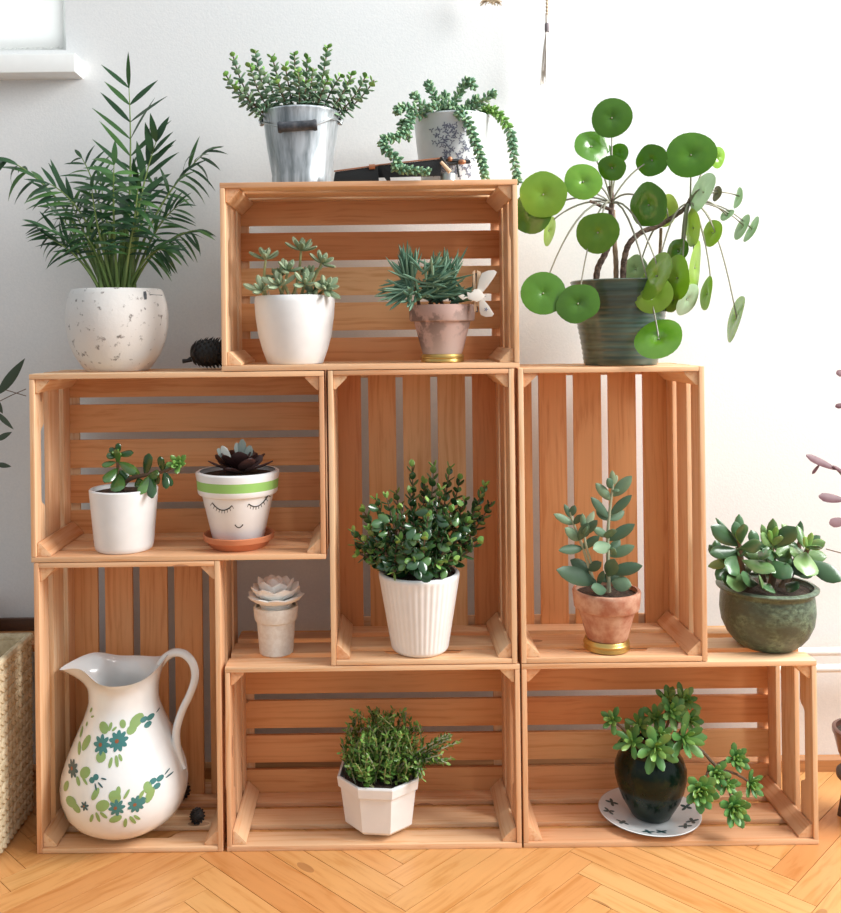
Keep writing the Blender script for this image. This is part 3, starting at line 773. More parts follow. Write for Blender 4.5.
ml, ms = MB(), MB()
for k in range(150):
    u = rnd.random()
    if k < 45: base = sp.l(410+ruv(4), 285+ruv(6), -18+ruv(6)); tgt = sp.l(407+ruv(16), 246+ruv(9), -20+ruv(14)); L = 34
    elif k < 62: base = sp.l(412+ruv(4), 286+ruv(8), -20); tgt = sp.l(378+ruv(5), 272+ruv(40), -32+ruv(8)); L = 32
    elif k < 108: base = sp.l(440+ruv(14), 284+ruv(6), -18+ruv(12)); tgt = sp.l(432+rnd.random()*40, 255+ruv(7), -24+ruv(16)); L = 30
    else: base = sp.l(425+ruv(12), 290+ruv(8), -20+ruv(8)); tgt = sp.l(470+ruv(10), 272+rnd.random()*28, -34+ruv(10)); L = 34
    d = tgt-base
    ml.leaf(base, d, Vector((0, -.6, 1)), L*rnd.uniform(.85, 1.3), 3.3, 2.7, 'needle', rnd.uniform(.0, .16), 6, 6)
for tx, ty in ((374, 299), (378, 303), (386, 308), (390, 312), (382, 290)):
    p0 = sp.l(412, 290, -22); d = sp.l(tx, ty, -34)-p0
    ml.leaf(p0, d, Vector((0, -.3, 1)), d.length, 4.4, 3.2, 'needle', 0.06, 8, 6)
for k in range(26):
    a = rnd.uniform(-.5, 2.6); p = sp.l(430+ruv(10), 276+ruv(8), -34+ruv(5)); ml.leaf(p, Vector((math.cos(a), -.2, math.sin(a)*.6)), Vector((0, -1, 0)), 22, 3.2, 2.6, 'needle', .25*rnd.choice((-1, 1)), 6, 6)
for k in range(16):
    p = sp.l(413+ruv(6), 296+ruv(6), -30); ml.leaf(p, Vector((ruv(1), -.5, ruv(1)-.1)), Vector((0, -1, 0)), 14, 3.6, 2.8, 'needle', .25, 5, 6)
for k in range(40):
    p = sp.l(448+ruv(20), 301+ruv(4), -14+ruv(10)); ml.leaf(p, Vector((ruv(1)+.4, -.5+ruv(.5), rnd.uniform(.1, .9))), Vector((0, -1, .3)), rnd.uniform(18, 28), 3.3, 2.7, 'needle', ruv(.15), 6, 6)
for x0, y0 in ((415, 288), (438, 286), (428, 292), (450, 290)): ms.tube([sp.l(x0+5, 309, -8), sp.l(x0, y0, -18)], 2, 6)
ms.build('stems', 'stem_brown', r); ml.build('foliage', 'chalk', r)
# butterfly clip
c = W(477, 300, 36-28); 
r = thing('butterfly_clip', 'white butterfly ornament on a small clothes peg clipped to the stained terracotta pot', 'ornament', c)
def K(px, py, dy=0): return W(px, py, 8+dy)-c
m = MB(); m.prism([K(477, 270), K(481, 272), K(480, 308), K(477, 306)], (0, 3, 0)); m.prism([K(472.5, 272), K(475, 270), K(477, 311), K(474.5, 312)], (0, 3, 0)); m.build('peg', 'clip_wood', r, bevel=.3)
m = MB(); m.tube([K(475.5, 273, 4), K(474, 285, 4), K(476, 300, 4), K(477, 312, 1)], [1.6, 1.8, 1.4, 1.0], 8); m.build('peg_spring', 'black_wood', r)
for wing in ([(477, 291), (479, 280), (482, 273), (488, 270.5), (494, 270), (497, 272), (493, 279), (488, 286), (483, 292)], [(479, 297), (484, 300), (489, 306), (494, 314), (492, 316.5), (486, 317), (481, 315), (479.5, 311)]):
    m = MB(); m.prism([K(x, y, -2+abs(x-480)*-.25) for x, y in wing], (0, 1.2, 0)); m.build('wing', 'felt', r, bevel=.25)
m = MB()
pts2 = [(467, 292), (471, 293), (474, 289.5), (478, 289), (482, 292), (485, 296), (481, 300), (477, 302), (472, 300), (468, 299)]
m.prism([K(x, y, -5) for x, y in pts2], (0, 2.5, 0)); m.prism([K(x, y, -5) for x, y in ((458, 296), (463, 294), (467, 297.5), (463, 300))], (0, 1.6, 0)); m.tube([K(466, 297.5, -4.2), K(470, 297, -4.2)], .8, 6)
m.build('body', 'felt', r, bevel=.3)
m = MB(); st_c = K(486, 309.5, -4.8)
for j in range(5): m.leaf(st_c, Vector((math.cos(j*1.257), 0, math.sin(j*1.257))), Vector((0, -1, 0)), 2.2, 1.1, .5, 'lance', 0, 3, 4)
m.build('painted_flower', 'gray_print', r)

# ---- 7 pilea
sp = Spot(620.5, Z_FT, 64, 363); g = sp.g
r = thing('round_leaf_plant', 'big round-leaved money plant in a dark green ribbed pot on the right upright crate', 'potted plant', sp.c)
P7 = [(363, 35), (362, 36.2), (350, 37.5), (335, 40), (320, 43), (305, 45.5), (290, 47), (284, 47.6), (281.5, 48.6), (280.5, 47.6)]
pr = rprof(sp, P7)
fine = []
for (r0, z0), (r1, z1) in zip(pr, pr[1:]):
    kk = max(1, int((z1-z0)/1.6))
    for i in range(kk): f = i/kk; fine.append((r0+(r1-r0)*f + (0.35*math.sin(z0*.0+(z0+(z1-z0)*f)*1.15) if 3 < z0+(z1-z0)*f < 78 else 0), z0+(z1-z0)*f))
fine.append(pr[-1])
m = MB(); m.lathe(shell(fine, 3), 64); m.build('pot', 'green_glaze', r); hz = pr[-1][1]; soil(r, 44*g, hz-3)
mt = MB()
def trunk(pts, r0, r1): 
    p = poly_smooth([sp.l(*q_) for q_ in pts], 5); n = len(p); mt.tube(p, [(r0+(r1-r0)*i/n)*(1+.14*(i % 2)) for i in range(n)], 9)
trunk([(596, 284, 0), (598, 268, -2), (606, 252, -4), (611, 235, -6), (611, 215, -6), (612, 200, -6), (610, 186, -6)], 3.3, 2.4)
trunk([(623, 284, -8), (624, 262, -10), (629, 244, -12), (642, 232, -14), (658, 226, -14), (676, 215, -12), (686, 207, -10), (692, 196, -10)], 3.2, 2.0)
trunk([(612, 210, -6), (601, 206, -10), (590, 201, -14)], 2.0, 1.3)
mt.build('trunk', 'bark', r)
mt = MB(); trunk([(616, 284, -4), (616, 262, -4), (614, 235, -5), (613, 210, -5)], 2.7, 2.2); mt.build('pale_trunk', 'bark_pale', r); mt = MB(); trunk([(658, 284, 10), (660, 255, 6), (661, 228, 0)], 1.9, 1.5)
mt.build('pale_trunk', 'bark_pale', r)
A1, A2, A3 = (611, 203, -6), (690, 205, -10), (668, 222, -13)
LV = [ # cx, cy, R, ratio, major-axis angle (deg from x), side sign, depth, origin, young
 (611.8, 117.6, 20, .97, 0, 1, -14, A1, 0), (591.8, 146, 18, .78, -35, 1, -8, A1, 0), (611.8, 168, 13.2, .97, 90, 1, -22, A1, 0), (619.4, 153, 10, .9, 60, 1, 6, A1, 0),
 (651.7, 160.4, 16, .97, 90, 1, -10, A1, 0), (583.3, 181.3, 19, .9, -20, 1, -26, A1, 0), (543.3, 194.3, 23, .98, 0, 1, -34, A1, 0), (531.5, 212, 22, .9, 60, 1, -22, A1, 0),
 (550, 231, 15, .36, 80, -1, -12, A1, 2), (597.5, 232.7, 20.6, .97, 90, 1, -40, A1, 0), (648, 205, 21.5, .82, 80, 1, -38, A1, 0), (691, 154.6, 23.5, .97, 0, 1, -24, A2, 0),
 (717, 157, 11, .7, 90, -1, -4, A2, 0), (666, 211, 16, .75, 70, -1, -8, A3, 1), (543.4, 293, 22, .94, -30, 1, -42, A1, 0), (578, 303.4, 20, .97, 0, 1, -52, A1, 0),
 (652.8, 293.5, 19, .97, 0, 1, -52, A2, 1), (655.5, 275.5, 23.5, .5, 62, 1, -60, A1, 0), (658.3, 338, 24, .7, 15, 1, -66, A1, 0), (676, 278, 22, .58, 85, 1, -40, A2, 1),
 (692, 228, 19, .36, 88, 1, -28, A2, 1), (677.4, 251, 13, .75, 70, 1, -20, A2, 0), (712, 232.8, 13, .72, 70, 1, -10, A2, 1), (735, 318, 23, .26, 72, 1, -16, A2, 0),
 (706, 293.5, 17, .32, 78, 1, -12, A2, 1), (696, 268, 26, .2, 84, -1, -22, A2, 1), (702, 191.7, 21, .42, 62, 1, -28, A2, 3), (688, 300, 18, .42, 62, -1, -30, A2, 3),
 (716.8, 193.4, 8, .5, 75, 1, -6, A2, 4), (738, 198, 11, .32, 75, 1, -2, A2, 3), (727, 215, 8, .5, 30, 1, -6, A2, 3), (741.5, 227, 14, .36, 62, 1, 0, A2, 3), (751, 229, 14, .28, 60, 1, 4, A2, 3),
 (634.7, 269, 15, .8, 80, 1, 14, A3, 3), (603, 152, 9, .6, 40, 1, 8, A1, 0), (672, 300, 14, .5, 70, 1, -25, A2, 1),
]
ml, ms, my, mv = MB(), MB(), MB(), MB()
for cx, cy, R, ra, ang, sg, dy, org, kind in LV:
    c0 = sp.l(cx, cy, dy)
    a = math.radians(ang)
    maj = Vector((math.cos(a), 0, math.sin(a))); mnr = Vector((-math.sin(a), 0, math.cos(a)))*sg
    vd = (c0+sp.c-Vector((0, -F, EYE))).normalized()
    maj = (maj-vd*maj.dot(vd)).normalized(); mnr = (mnr-vd*mnr.dot(vd)-maj*mnr.dot(maj)).normalized()
    nrm = (-vd*ra + mnr*math.sqrt(max(0, 1-ra*ra))).normalized()
    vv = nrm.cross(maj).normalized()
    seg = 26; rings = [0.0, .12, .35, .6, .82, .96, 1.0]
    Rg = R*g*0.99; wob = [ruv(.08), ruv(.06), ruv(.06), ruv(.06)]; ph = rnd.uniform(0, 6)
    vs = []
    for side in (1, -1):
        for f in rings:
            for j in range(seg):
                t = 2*PI*j/seg
                rr = Rg*f*(1+wob[0]*math.cos(2*t+ph)+wob[1]*math.cos(3*t)+.5*wob[2]*math.cos(5*t+ph))
                h = 0.9*(1-f**4)*side*.5 + (-2.4*math.exp(-(f/.16)**2)) + 2.2*(f-.5)**2*(-1 if R > 12 else 0) - .7*abs(math.cos(3*t+ph))*f*(1-f)*1.6 + 1.6*wob[3]*20*f*f*math.cos(2*t)*.5
                vs.append(c0 + maj*rr*math.cos(t) + vv*rr*math.sin(t) + nrm*h)
    K_ = len(rings); fs = []
    for sd in (0, 1):
        o = sd*K_*seg
        for i in range(K_-1):
            for j in range(seg):
                q_ = (o+i*seg+j, o+i*seg+(j+1) % seg, o+(i+1)*seg+(j+1) % seg, o+(i+1)*seg+j)
                fs.append(q_ if sd == 0 else q_[::-1])
    o2 = K_*seg
    for j in range(seg): fs.append(((K_-1)*seg+j, (K_-1)*seg+(j+1) % seg, o2+(K_-1)*seg+(j+1) % seg, o2+(K_-1)*seg+j))
    ml.add(vs, fs, {0: 0, 1: 1, 2: 1, 3: 2, 4: 3}[kind])
    if R > 12: ml.ball(c0 - nrm*1.0, 0.9, 8, 5, mi=4)
    p0 = sp.l(*org); away = (c0-p0); m1 = p0 + away*0.45 + Vector((0, -4, max(6, 24-abs(away.z)*.1)))
    if cy > 230: m1 = p0 + Vector((away.x*.55, away.y*.5, 8+abs(away.x)*.05))
    bk_ = c0 - nrm*2.0
    ms.tube(bez(p0, m1, bk_, 12, None) if ra < .3 else bez(p0, m1, bk_, 12, None) if False else bez(p0, m1, c0-nrm*13, 12, bk_), [1.0]*6+[.8]*7, 6)
ms.build('leaf_stalks', 'petiole', r); ml.build('foliage', ['pilea', 'pilea_young', 'pilea_sheen', 'brown_leaf', 'stem_pale'], r)

# ---- 8 small jade in white cup
sp = Spot(124.5, Z_F, 34, 551); g = sp.g
r = thing('small_jade_plant', 'small jade plant in a plain white cup-shaped pot in the left crate', 'potted plant', sp.c)
pr = rprof(sp, [(551, 26.5), (549.5, 28), (545, 29), (520, 31), (492, 33.4), (488.5, 33.6), (487.6, 32.8)])
m = MB(); m.lathe(shell(pr, 2.0), 56); m.build('pot', 'white', r); hz = pr[-1][1]; soil(r, 31*g, hz-4)
ml, ms = MB(), MB()
def stalk(pts, r0, r1, mb=None): 
    p = poly_smooth([sp.l(*q_) for q_ in pts], 4); n = len(p); (mb or ms).tube(p, [r0+(r1-r0)*i/(n-1) for i in range(n)], 8); return p
stalk([(118, 494, 0), (117, 480, -4), (118, 468, -6), (117, 455, -8)], 2.6, 1.6)
stalk([(120, 492, 0), (128, 480, -5), (145, 475, -10), (162, 472, -14), (172, 468, -16), (180, 465, -17)], 2.6, 1.2)
def lf(px, py, dy, tx, ty, tdy, Wd, T=3, mi=0, kind='obov', up=(0, -1, .4), bend=0.08, n=7, m=8):
    p0 = sp.l(px, py, dy); p1 = sp.l(tx, ty, tdy); ml.leaf(p0, p1-p0, up, (p1-p0).length, Wd*1.12, T, kind, bend, n, m, mi)
for a in [(117, 455, -8, 119, 443, -8, 6), (117, 456, -8, 110, 448, -6, 6), (117, 455, -9, 134, 453, -12, 6.5), (117, 456, -9, 106, 456, -14, 6.5), (116, 462, -8, 102, 466, -10, 6),
          (118, 464, -6, 117, 448, -18, 7), (119, 462, -8, 137, 474, -20, 9.5), (118, 468, -8, 104, 483, -22, 10), (118, 474, -10, 118, 493, -26, 14), (119, 470, -6, 128, 480, -4, 8),
          (145, 476, -10, 150, 453, -12, 9), (148, 476, -12, 160, 474, -24, 9), (150, 475, -12, 140, 495, -24, 10), (150, 475, -12, 153, 499, -26, 9.5), (158, 473, -14, 156, 484, -8, 7),
          (163, 472, -14, 160, 456, -16, 6.5), (165, 471, -14, 170, 462, -10, 6), (164, 472, -15, 167, 489, -18, 7), (165, 472, -15, 172, 486, -14, 6), (140, 477, -8, 132, 470, 4, 8), (138, 478, -8, 140, 488, -20, 9)]:
    lf(*a)
rosette(ml, sp.l(178, 464, -18), (.1, -1, .35), 12, 13, 6.2, 2, 'obov', .35, 1.35, .1, 1)
rosette(ml, sp.l(117, 453, -10), (0, -1, .5), 5, 7, 4, 2, 'obov', .4, 1.1, .1, 1)
ms.build('stems', 'stem_brown', r); ml.build('foliage', ['jade', 'jade_young'], r)

# ---- 9 smiling pot on saucer
spS = Spot(239, Z_F, 40, 550); g = spS.g
sa = MB(); sa.lathe([(0.01, 0), (27*g, 0), (28*g, .8), (31.5*g, 6), (34.6*g, 8), (35.4*g, 13), (34.6*g, 14), (33*g, 13), (31*g, 8), (28.5*g, 5), (0.01, 4.6)], 56)
sa.v = [v+spS.c for v in sa.v]
tag(sa.build('plant_saucer', 'terracotta_new', loc=spS.c), 'round terracotta saucer under the smiling-face pot', 'saucer')
sp = Spot(238.5, Z_F+4.8, 40, 543)
r = thing('smiling_face_pot', 'white pot with sleeping-eyes face and green band holding a dark purple succulent', 'potted plant', sp.c)
pr = rprof(sp, [(543.5, 24), (542.5, 24.8), (494, 35.4), (492.5, 38.6), (491, 39.4), (487, 40), (478, 40.6), (473, 41.6), (471, 41.4), (470, 40)])
m = MB(); prs = shell(pr, 2.6)
m.lathe(prs, 64, mis=[1 if (3 < i < 900 and prs[i] in pr and pr.index(prs[i]) == 5 and prs[i+1] == pr[6]) else 0 for i in range(len(prs)-1)])
def stroke(pts, w0, mi=2):
    for (x0, z0), (x1, z1) in zip(pts, pts[1:]):
        L = math.hypot(x1-x0, z1-z0); nx, nz = -(z1-z0)/L*w0/2, (x1-x0)/L*w0/2
        surf_decal(m, pr, x0, z0, [(nx, nz), (-nx, -nz), (x1-x0-nx, z1-z0-nz), (x1-x0+nx, z1-z0+nz)], mi, .3)
def FP(px, py): q_ = sp.l(px, py, -30); return (q_.x, q_.z)
def arc(x0, y0, x1, y1, sag, n=8):
    out = []
    for i in range(n+1):
        t = i/n; out.append(FP(x0+(x1-x0)*t, y0+(y1-y0)*t + sag*4*t*(1-t)))
    return out
e1 = arc(212, 503, 233, 504.5, 6.0); e2 = arc(249, 503.5, 267, 497, 6.5)
stroke(e1, 1.1); stroke(e2, 1.1); stroke(arc(235, 524.5, 243, 524.5, 3.2, 6), 1.0)
for arc_, sgn in ((e1, -1), (e2, 1)):
    for i in range(0, 9, 1):
        x, z = arc_[i]; dx = (i-4)*.35
        if sgn < 0: dx = (i-5)*.45
        stroke([(x, z), (x+dx, z-3.2)], .5)
m.build('pot', ['white', 'green_band', 'ink'], r); hz = pr[-1][1]; soil(r, 37*g, hz-4)
ml = MB()
cc = sp.l(240, 471, -4)
for k in range(16):
    a = k*2.39996; f = k/15; q_ = 0.62+.8*f
    rad = Vector((math.cos(a), math.sin(a)*.8, 0))
    ml.leaf(cc+Vector((0, 0, 3-5*f)), rad*math.sin(q_)+Vector((0, 0, math.cos(q_)*.8)), Vector((0, 0, 1)), (21+19*f), 18, 2.6, 'obov', .12, 7, 8, 0)
for a, b_, mi_ in (((228, 462), (222, 447), 1), ((238, 460), (242, 440), 1), ((241, 461), (250, 446), 1), ((244, 464), (262, 456), 0), ((234, 464), (218, 450), 1), ((240, 460), (236, 444), 1)):
    p0 = sp.l(a[0]+4, a[1]+5, -6); p1 = sp.l(b_[0], b_[1], -4); ml.leaf(p0, p1-p0, Vector((0.2, -1, .3)), (p1-p0).length*1.05, 9, 1.8, 'obov', .1, 6, 7, mi_)
ml.build('foliage', ['purple', 'silver'], r)

# ---- 10 bushy plant in ribbed pot (centre)
sp = Spot(420, Z_D, 30, 659); g = sp.g
r = thing('bushy_jade_plant', 'bushy dark green small-leaved plant in a tall ribbed white pot in the centre crate', 'potted plant', sp.c)
pr = rprof(sp, [(659, 25), (657, 27), (655, 28.2), (600, 36.5), (577, 39.6), (574, 40.4), (572, 40.2), (571, 39.2)])
m = MB()
def rib(t, i, rr, z): return 1+ (0.022*abs(math.cos(20*t))-.011 if 4 < z < pr[-1][1]-5 else 0)
pf = [pr[0], pr[1], pr[2], (pr[2][0]+.3, pr[2][1]+1.5)] + [(pr[2][0]+(pr[4][0]-pr[2][0])*t, pr[2][1]+(pr[4][1]-pr[2][1])*t) for t in (.1, .3, .5, .7, .9)] + pr[4:]
m.lathe(shell(pf, 2.6), 160, mod=rib); m.build('pot', 'matte_white', r, smooth=60); hz = pr[-1][1]; soil(r, 36*g, hz-3)
ml, ms = MB(), MB()
tips = [(412, 464, 5), (434, 462, -5), (450, 466, 8), (460, 478, 12), (486, 482, -8), (492, 502, 0), (480, 540, -22), (376, 498, 0), (386, 494, -12), (362, 508, 4), (352, 530, -6), (354, 552, -10), (356, 545, 12),
        (370, 530, -26), (400, 505, -26), (430, 500, -34), (452, 508, -30), (470, 520, -20), (400, 540, -40), (425, 535, -48), (450, 540, -40), (412, 560, -46), (440, 565, -44), (385, 555, -34), (465, 500, 20), (396, 490, 20),
        (424, 480, 24), (380, 520, 26), (475, 530, 26), (440, 490, -20), (410, 490, 0), (455, 560, -30), (392, 575, -38), (368, 560, -15), (428, 515, -42), (384, 540, 0)]
for tx, ty, dy in tips:
    bx_ = 420+(tx-420)*.3
    p0 = sp.l(bx_, 574, dy*.2); p2 = sp.l(tx, ty, dy); p1 = sp.l(bx_+(tx-420)*.35, 545 if ty < 530 else 560, dy*.8)
    pts = bez(p0, p1, p2, 9); ms.tube(pts, [1.7-.12*i for i in range(10)], 6)
    decussate(ml, pts, 7.6, 13.6, 9.8, 2.2, 'oval', 1.2, .4, 0, 1, 6, .35, .1, .22, 6, 7)
    if rnd.random() < .6:
        pm = pts[5]; pe = pm + Vector((ruv(22), ruv(14), rnd.uniform(5, 24))); q_ = bez(pm, (pm+pe)/2+Vector((ruv(4), 0, -3)), pe, 5); ms.tube(q_, .8, 5)
        decussate(ml, q_, 6.5, 12, 9, 2, 'oval', 1.15, .4, 0, 1, 4, .35, .1, .2, 6, 7)
for k in range(46):
    x = 420+ruv(44); y = 545+ruv(32)-abs(x-420)*.2; a = rnd.uniform(0, 6.28); L = rnd.uniform(10, 15)
    p0 = sp.l(x, y, -44+abs(x-420)*.5); ml.leaf(p0, Vector((math.cos(a), -.35, math.sin(a)*.6-.25)), Vector((ruv(.3), -1, .6)), L, L*.66, 2.2, 'oval', .12, 7, 8, 0)
ms.build('stems', 'stem_brown', r); ml.build('foliage', ['bush', 'jade_young'], r)

# ---- 11 upright sage succulent on brass lid
sp0 = Spot(606.5, Z_D, 27, 654); g = sp0.g
lid = MB(); lid.lathe([(0.01, 0), (21.5*g, 0), (22.6*g, 1), (22.2*g, 5), (22.8*g, 5.6), (22.8*g, 7), (22*g, 8), (21.5*g, 10), (21*g, 10.6), (0.01, 10.6)], 48)
lid.v = [v+sp0.c for v in lid.v]
tag(lid.build('jar_lid', 'brass', loc=sp0.c), 'gold-coloured jar lid under the clean terracotta pot in the right upright crate', 'lid', 'gold jar lids used as saucers')
sp = Spot(607, Z_D+10.7, 27, 645)
r = thing('sage_leaf_succulent', 'upright grey-green succulent in a plain terracotta pot in the right upright crate', 'potted plant', sp.c)
pr = rprof(sp, [(646.5, 19.5), (645, 20.2), (609, 28), (608.4, 31), (607, 32), (593, 33.4), (590.5, 33.6), (589, 32.8)])
m = MB(); m.lathe(shell(pr, 2.8), 48); m.build('pot', 'terracotta_pink', r); hz = pr[-1][1]; soil(r, 30*g, hz-4)
ml, ms = MB(), MB()
stalk([(609, 592, -8), (608, 560, -9), (608, 530, -9), (611, 500, -9), (613, 484, -9)], 2.2, 1.2)
stalk([(597, 592, -6), (590, 570, -10), (582, 545, -10), (574, 525, -10), (570, 512, -10)], 2.0, 1.1)
stalk([(592, 565, -12), (586, 545, -14), (584, 532, -14)], 1.4, 1.0)
for a in [(613, 496, -9, 632, 476, -12, 11, 3, 0), (611, 500, -9, 595, 483, -10, 9, 3, 0), (612, 488, -9, 607, 478, -14, 8, 3, 0), (613, 486, -9, 612, 470, -9, 6, 2.5, 1), (613, 490, -10, 619, 492, -20, 6, 2.5, 0), (613, 485, -8, 617, 475, -6, 5, 2.4, 1),
          (611, 514, -9, 632, 495, -14, 8.5, 3, 0), (609, 518, -9, 590, 497, -12, 9, 3, 0), (610, 520, -9, 624, 511, -2, 9, 3, 0), (608, 520, -9, 596, 508, -2, 9, 3, 0),
          (609, 540, -9, 635, 524, -14, 10.5, 3, 0), (608, 538, -10, 612, 528, -26, 12, 3, 0), (608, 536, -9, 592, 528, -14, 8, 3, 0), (610, 545, -14, 592, 550, -34, 12, 3, 0),
          (610, 556, -9, 635, 546, -16, 10, 3, 0), (609, 553, -8, 620, 540, 0, 9, 3, 0), (612, 555, -14, 615, 548, -26, 8, 3, 0),
          (610, 572, -9, 643, 566, -22, 12, 3.4, 0), (608, 576, -12, 615, 558, -28, 13, 3.4, 0), (606, 590, -14, 590, 588, -34, 11, 3.4, 0), (612, 582, -12, 632, 586, -24, 14, 3.4, 0), (600, 580, -8, 620, 575, -4, 9, 3, 0),
          (596, 582, -10, 555, 570, -24, 16, 3.6, 0), (590, 572, -8, 570, 560, -4, 12, 3.4, 0), (588, 570, -10, 602, 562, -20, 9, 3, 0),
          (583, 548, -10, 558, 551, -18, 9, 3, 0), (582, 548, -10, 600, 536, -18, 8, 3, 0), (580, 540, -10, 564, 528, -16, 10, 3, 0), (578, 536, -10, 590, 530, -4, 8, 3, 0), (579, 540, -12, 588, 522, -22, 9, 3, 0),
          (573, 524, -10, 553, 514, -14, 7.5, 3, 0), (571, 518, -10, 564, 504, -8, 5.5, 2.4, 0), (571, 516, -10, 575, 505, -12, 6.5, 2.4, 0), (574, 524, -11, 582, 514, -18, 6, 2.4, 0),
          (584, 534, -14, 598, 520, -22, 8, 3, 0), (584, 532, -14, 594, 511, -12, 7, 2.4, 1), (584, 530, -14, 582, 513, -18, 6, 2.4, 0), (584, 535, -14, 586, 526, -28, 7, 2.4, 0), (598, 585, -14, 604, 570, -22, 6, 2.4, 0)]:
    lf(*a[:6], a[6], a[7], a[8], 'oval', (ruv(.3), -1, .5), .05)
ms.build('stems', 'stem_pale', r); ml.build('foliage', ['sage', 'ghost'], r)

# ---- 12 big jade in mottled green pot at right
sp = Spot(767.5, Z_BT, 48, 658); g = sp.g
r = thing('big_jade_plant', 'large-leaved jade plant in a mottled dark green pot at the right end', 'potted plant', sp.c)
pr = rprof(sp, [(659, 26), (657, 28), (650, 33), (640, 38.5), (625, 43.5), (610, 45.2), (598, 44.6), (592, 43.6), (589, 45), (587, 48), (585.5, 48.4), (584, 46)])
m = MB(); m.lathe(shell(pr, 3), 64); m.build('pot', 'green_rough', r); hz = pr[-1][1]; soil(r, 41*g, hz-4)
ml, ms = MB(), MB()
for pts_ in ([(750, 590, 0), (742, 570, -8), (740, 550, -12), (738, 540, -14)], [(770, 590, 0), (774, 570, -4), (772, 555, -8), (772, 546, -10)], [(780, 590, 0), (792, 570, 0), (804, 556, -8), (808, 548, -10)], [(765, 590, 5), (760, 565, 8), (758, 545, 8)], [(784, 590, 8), (796, 560, 10), (800, 540, 12)], [(745, 590, 2), (728, 570, 6), (718, 556, 4)]):
    stalk(pts_, 4.2, 2.2)
J = [ # main visible leaves
 (740, 546, -14, 708, 526, -18, 14), (738, 544, -14, 714, 518, -4, 5), (740, 542, -16, 733, 521, -14, 11), (740, 540, -16, 738, 514, -8, 8), (741, 543, -18, 742, 522, -28, 11),
 (740, 548, -16, 764, 545, -34, 12), (738, 550, -14, 708, 554, -18, 11), (736, 556, -16, 728, 576, -38, 15), (742, 560, -16, 776, 574, -42, 14), (736, 562, -14, 712, 548, 4, 7), (736, 560, -10, 708, 567, 0, 8),
 (758, 552, -16, 771, 557, -36, 12), (772, 550, -12, 772, 517, -14, 9), (770, 548, -12, 760, 524, -8, 7), (774, 548, -12, 796, 526, -20, 14), (772, 546, -14, 758, 534, -24, 10), (774, 546, -12, 780, 534, -22, 9),
 (772, 552, -14, 764, 558, -30, 12), (768, 560, -14, 792, 580, -40, 16), (775, 556, -10, 792, 545, 2, 11), (775, 560, -10, 770, 575, -30, 12),
 (806, 552, -12, 805, 578, -36, 20), (806, 548, -12, 826, 542, -20, 9), (806, 546, -12, 820, 536, -10, 7), (804, 548, -12, 796, 526, 2, 8), (808, 548, -10, 818, 548, -30, 12), (804, 556, -8, 822, 566, 0, 6), (806, 560, -10, 841, 582, -24, 15), (800, 560, -4, 822, 560, 12, 8),
 (800, 545, 10, 799, 520, 10, 7), (796, 540, 10, 780, 524, 14, 8), (758, 548, 8, 750, 530, 14, 10), (760, 548, 8, 776, 528, 16, 9), (752, 580, -14, 722, 584, -44, 16), (758, 584, -16, 736, 576, -46, 12), (765, 586, -18, 756, 580, -46, 12), (770, 584, -20, 764, 592, -44, 14), (785, 584, -14, 800, 590, -36, 12),
 (728, 566, 0, 715, 580, -10, 10), (790, 570, 0, 812, 575, 10, 10), (760, 570, -4, 748, 566, -24, 11), (780, 575, 0, 785, 560, -26, 10), (722, 560, 4, 708, 545, 10, 9), (720, 556, 4, 714, 540, 8, 9), (744, 584, -20, 718, 578, -36, 14)]
for a in J: lf(*a[:6], a[6]*1.15, 3.6, 0, 'pear', (ruv(.35), -1.1, .6), .10)
for k in range(34):
    x, y, dy = rnd.choice(((740, 552, -6), (772, 556, -4), (804, 554, -2), (760, 550, 8), (798, 545, 12), (720, 560, 6), (784, 566, -10), (752, 570, -10)))
    a = rnd.uniform(0, 6.28); L = rnd.uniform(18, 30)
    lf(x, y, dy, x+math.cos(a)*L, y-abs(math.sin(a))*L*.5+10, dy+ruv(18), rnd.uniform(11, 15), 3.4, 0, 'pear', (ruv(.4), -.9, .7), .1)
for x, y in ((741, 536), (773, 536), (808, 542)): 
    lf(x, y+8, -16, x+3, y-10, -20, 6, 2.4, 1); lf(x, y+8, -16, x-5, y-6, -22, 6, 2.4, 1)
ms.build('stems', 'stem_brown', r); ml.build('foliage', ['jade_big', 'jade_young'], r)

# ---- 13 pale cement cup with carved white flower
sp = Spot(276.5, Z_BT, 42, 658); g = sp.g
r = thing('carved_flower_pot', 'pale clay pot holding a white carved flower below the left crate', 'ornament', sp.c)
pr = rprof(sp, [(658.5, 15.5), (657, 16.8), (620, 19.2), (619, 20.8), (617, 21.4), (607, 22.4), (605, 22)])
m = MB(); m.lathe(shell(pr, 2.2), 40); m.build('pot', 'cement', r); hz = pr[-1][1]; soil(r, 19*g, hz-2, 'cement')
ml = MB(); cc = Vector((0, 0, hz+3))
for ring, (n, el, L, Wd) in enumerate(((9, .22, 34, 25), (8, .5, 34, 24), (6, .8, 31, 21), (4, 1.12, 26, 17))):
    for k in range(n):
        a = 2*PI*k/n + ring*.45 + ruv(.08)
        d = Vector((math.cos(a)*math.cos(el), math.sin(a)*math.cos(el), math.sin(el)))
        L *= 1.0; ml.leaf(cc+Vector((0, 0, ring*1.0-2)), d, Vector((-math.cos(a)*math.sin(el), -math.sin(a)*math.sin(el), math.cos(el))), L*rnd.uniform(.93, 1.05), Wd*1.12, 5.0, 'pear', .14, 7, 8)
ml.ball(cc+Vector((-2, -2, 19)), 8, 14, 8)
ml.lathe([(0.01, -7), (15, -6), (17, -1), (10, 4), (0.01, 5)], 24, cc)
ml.build('carved_flower', 'shell', r)

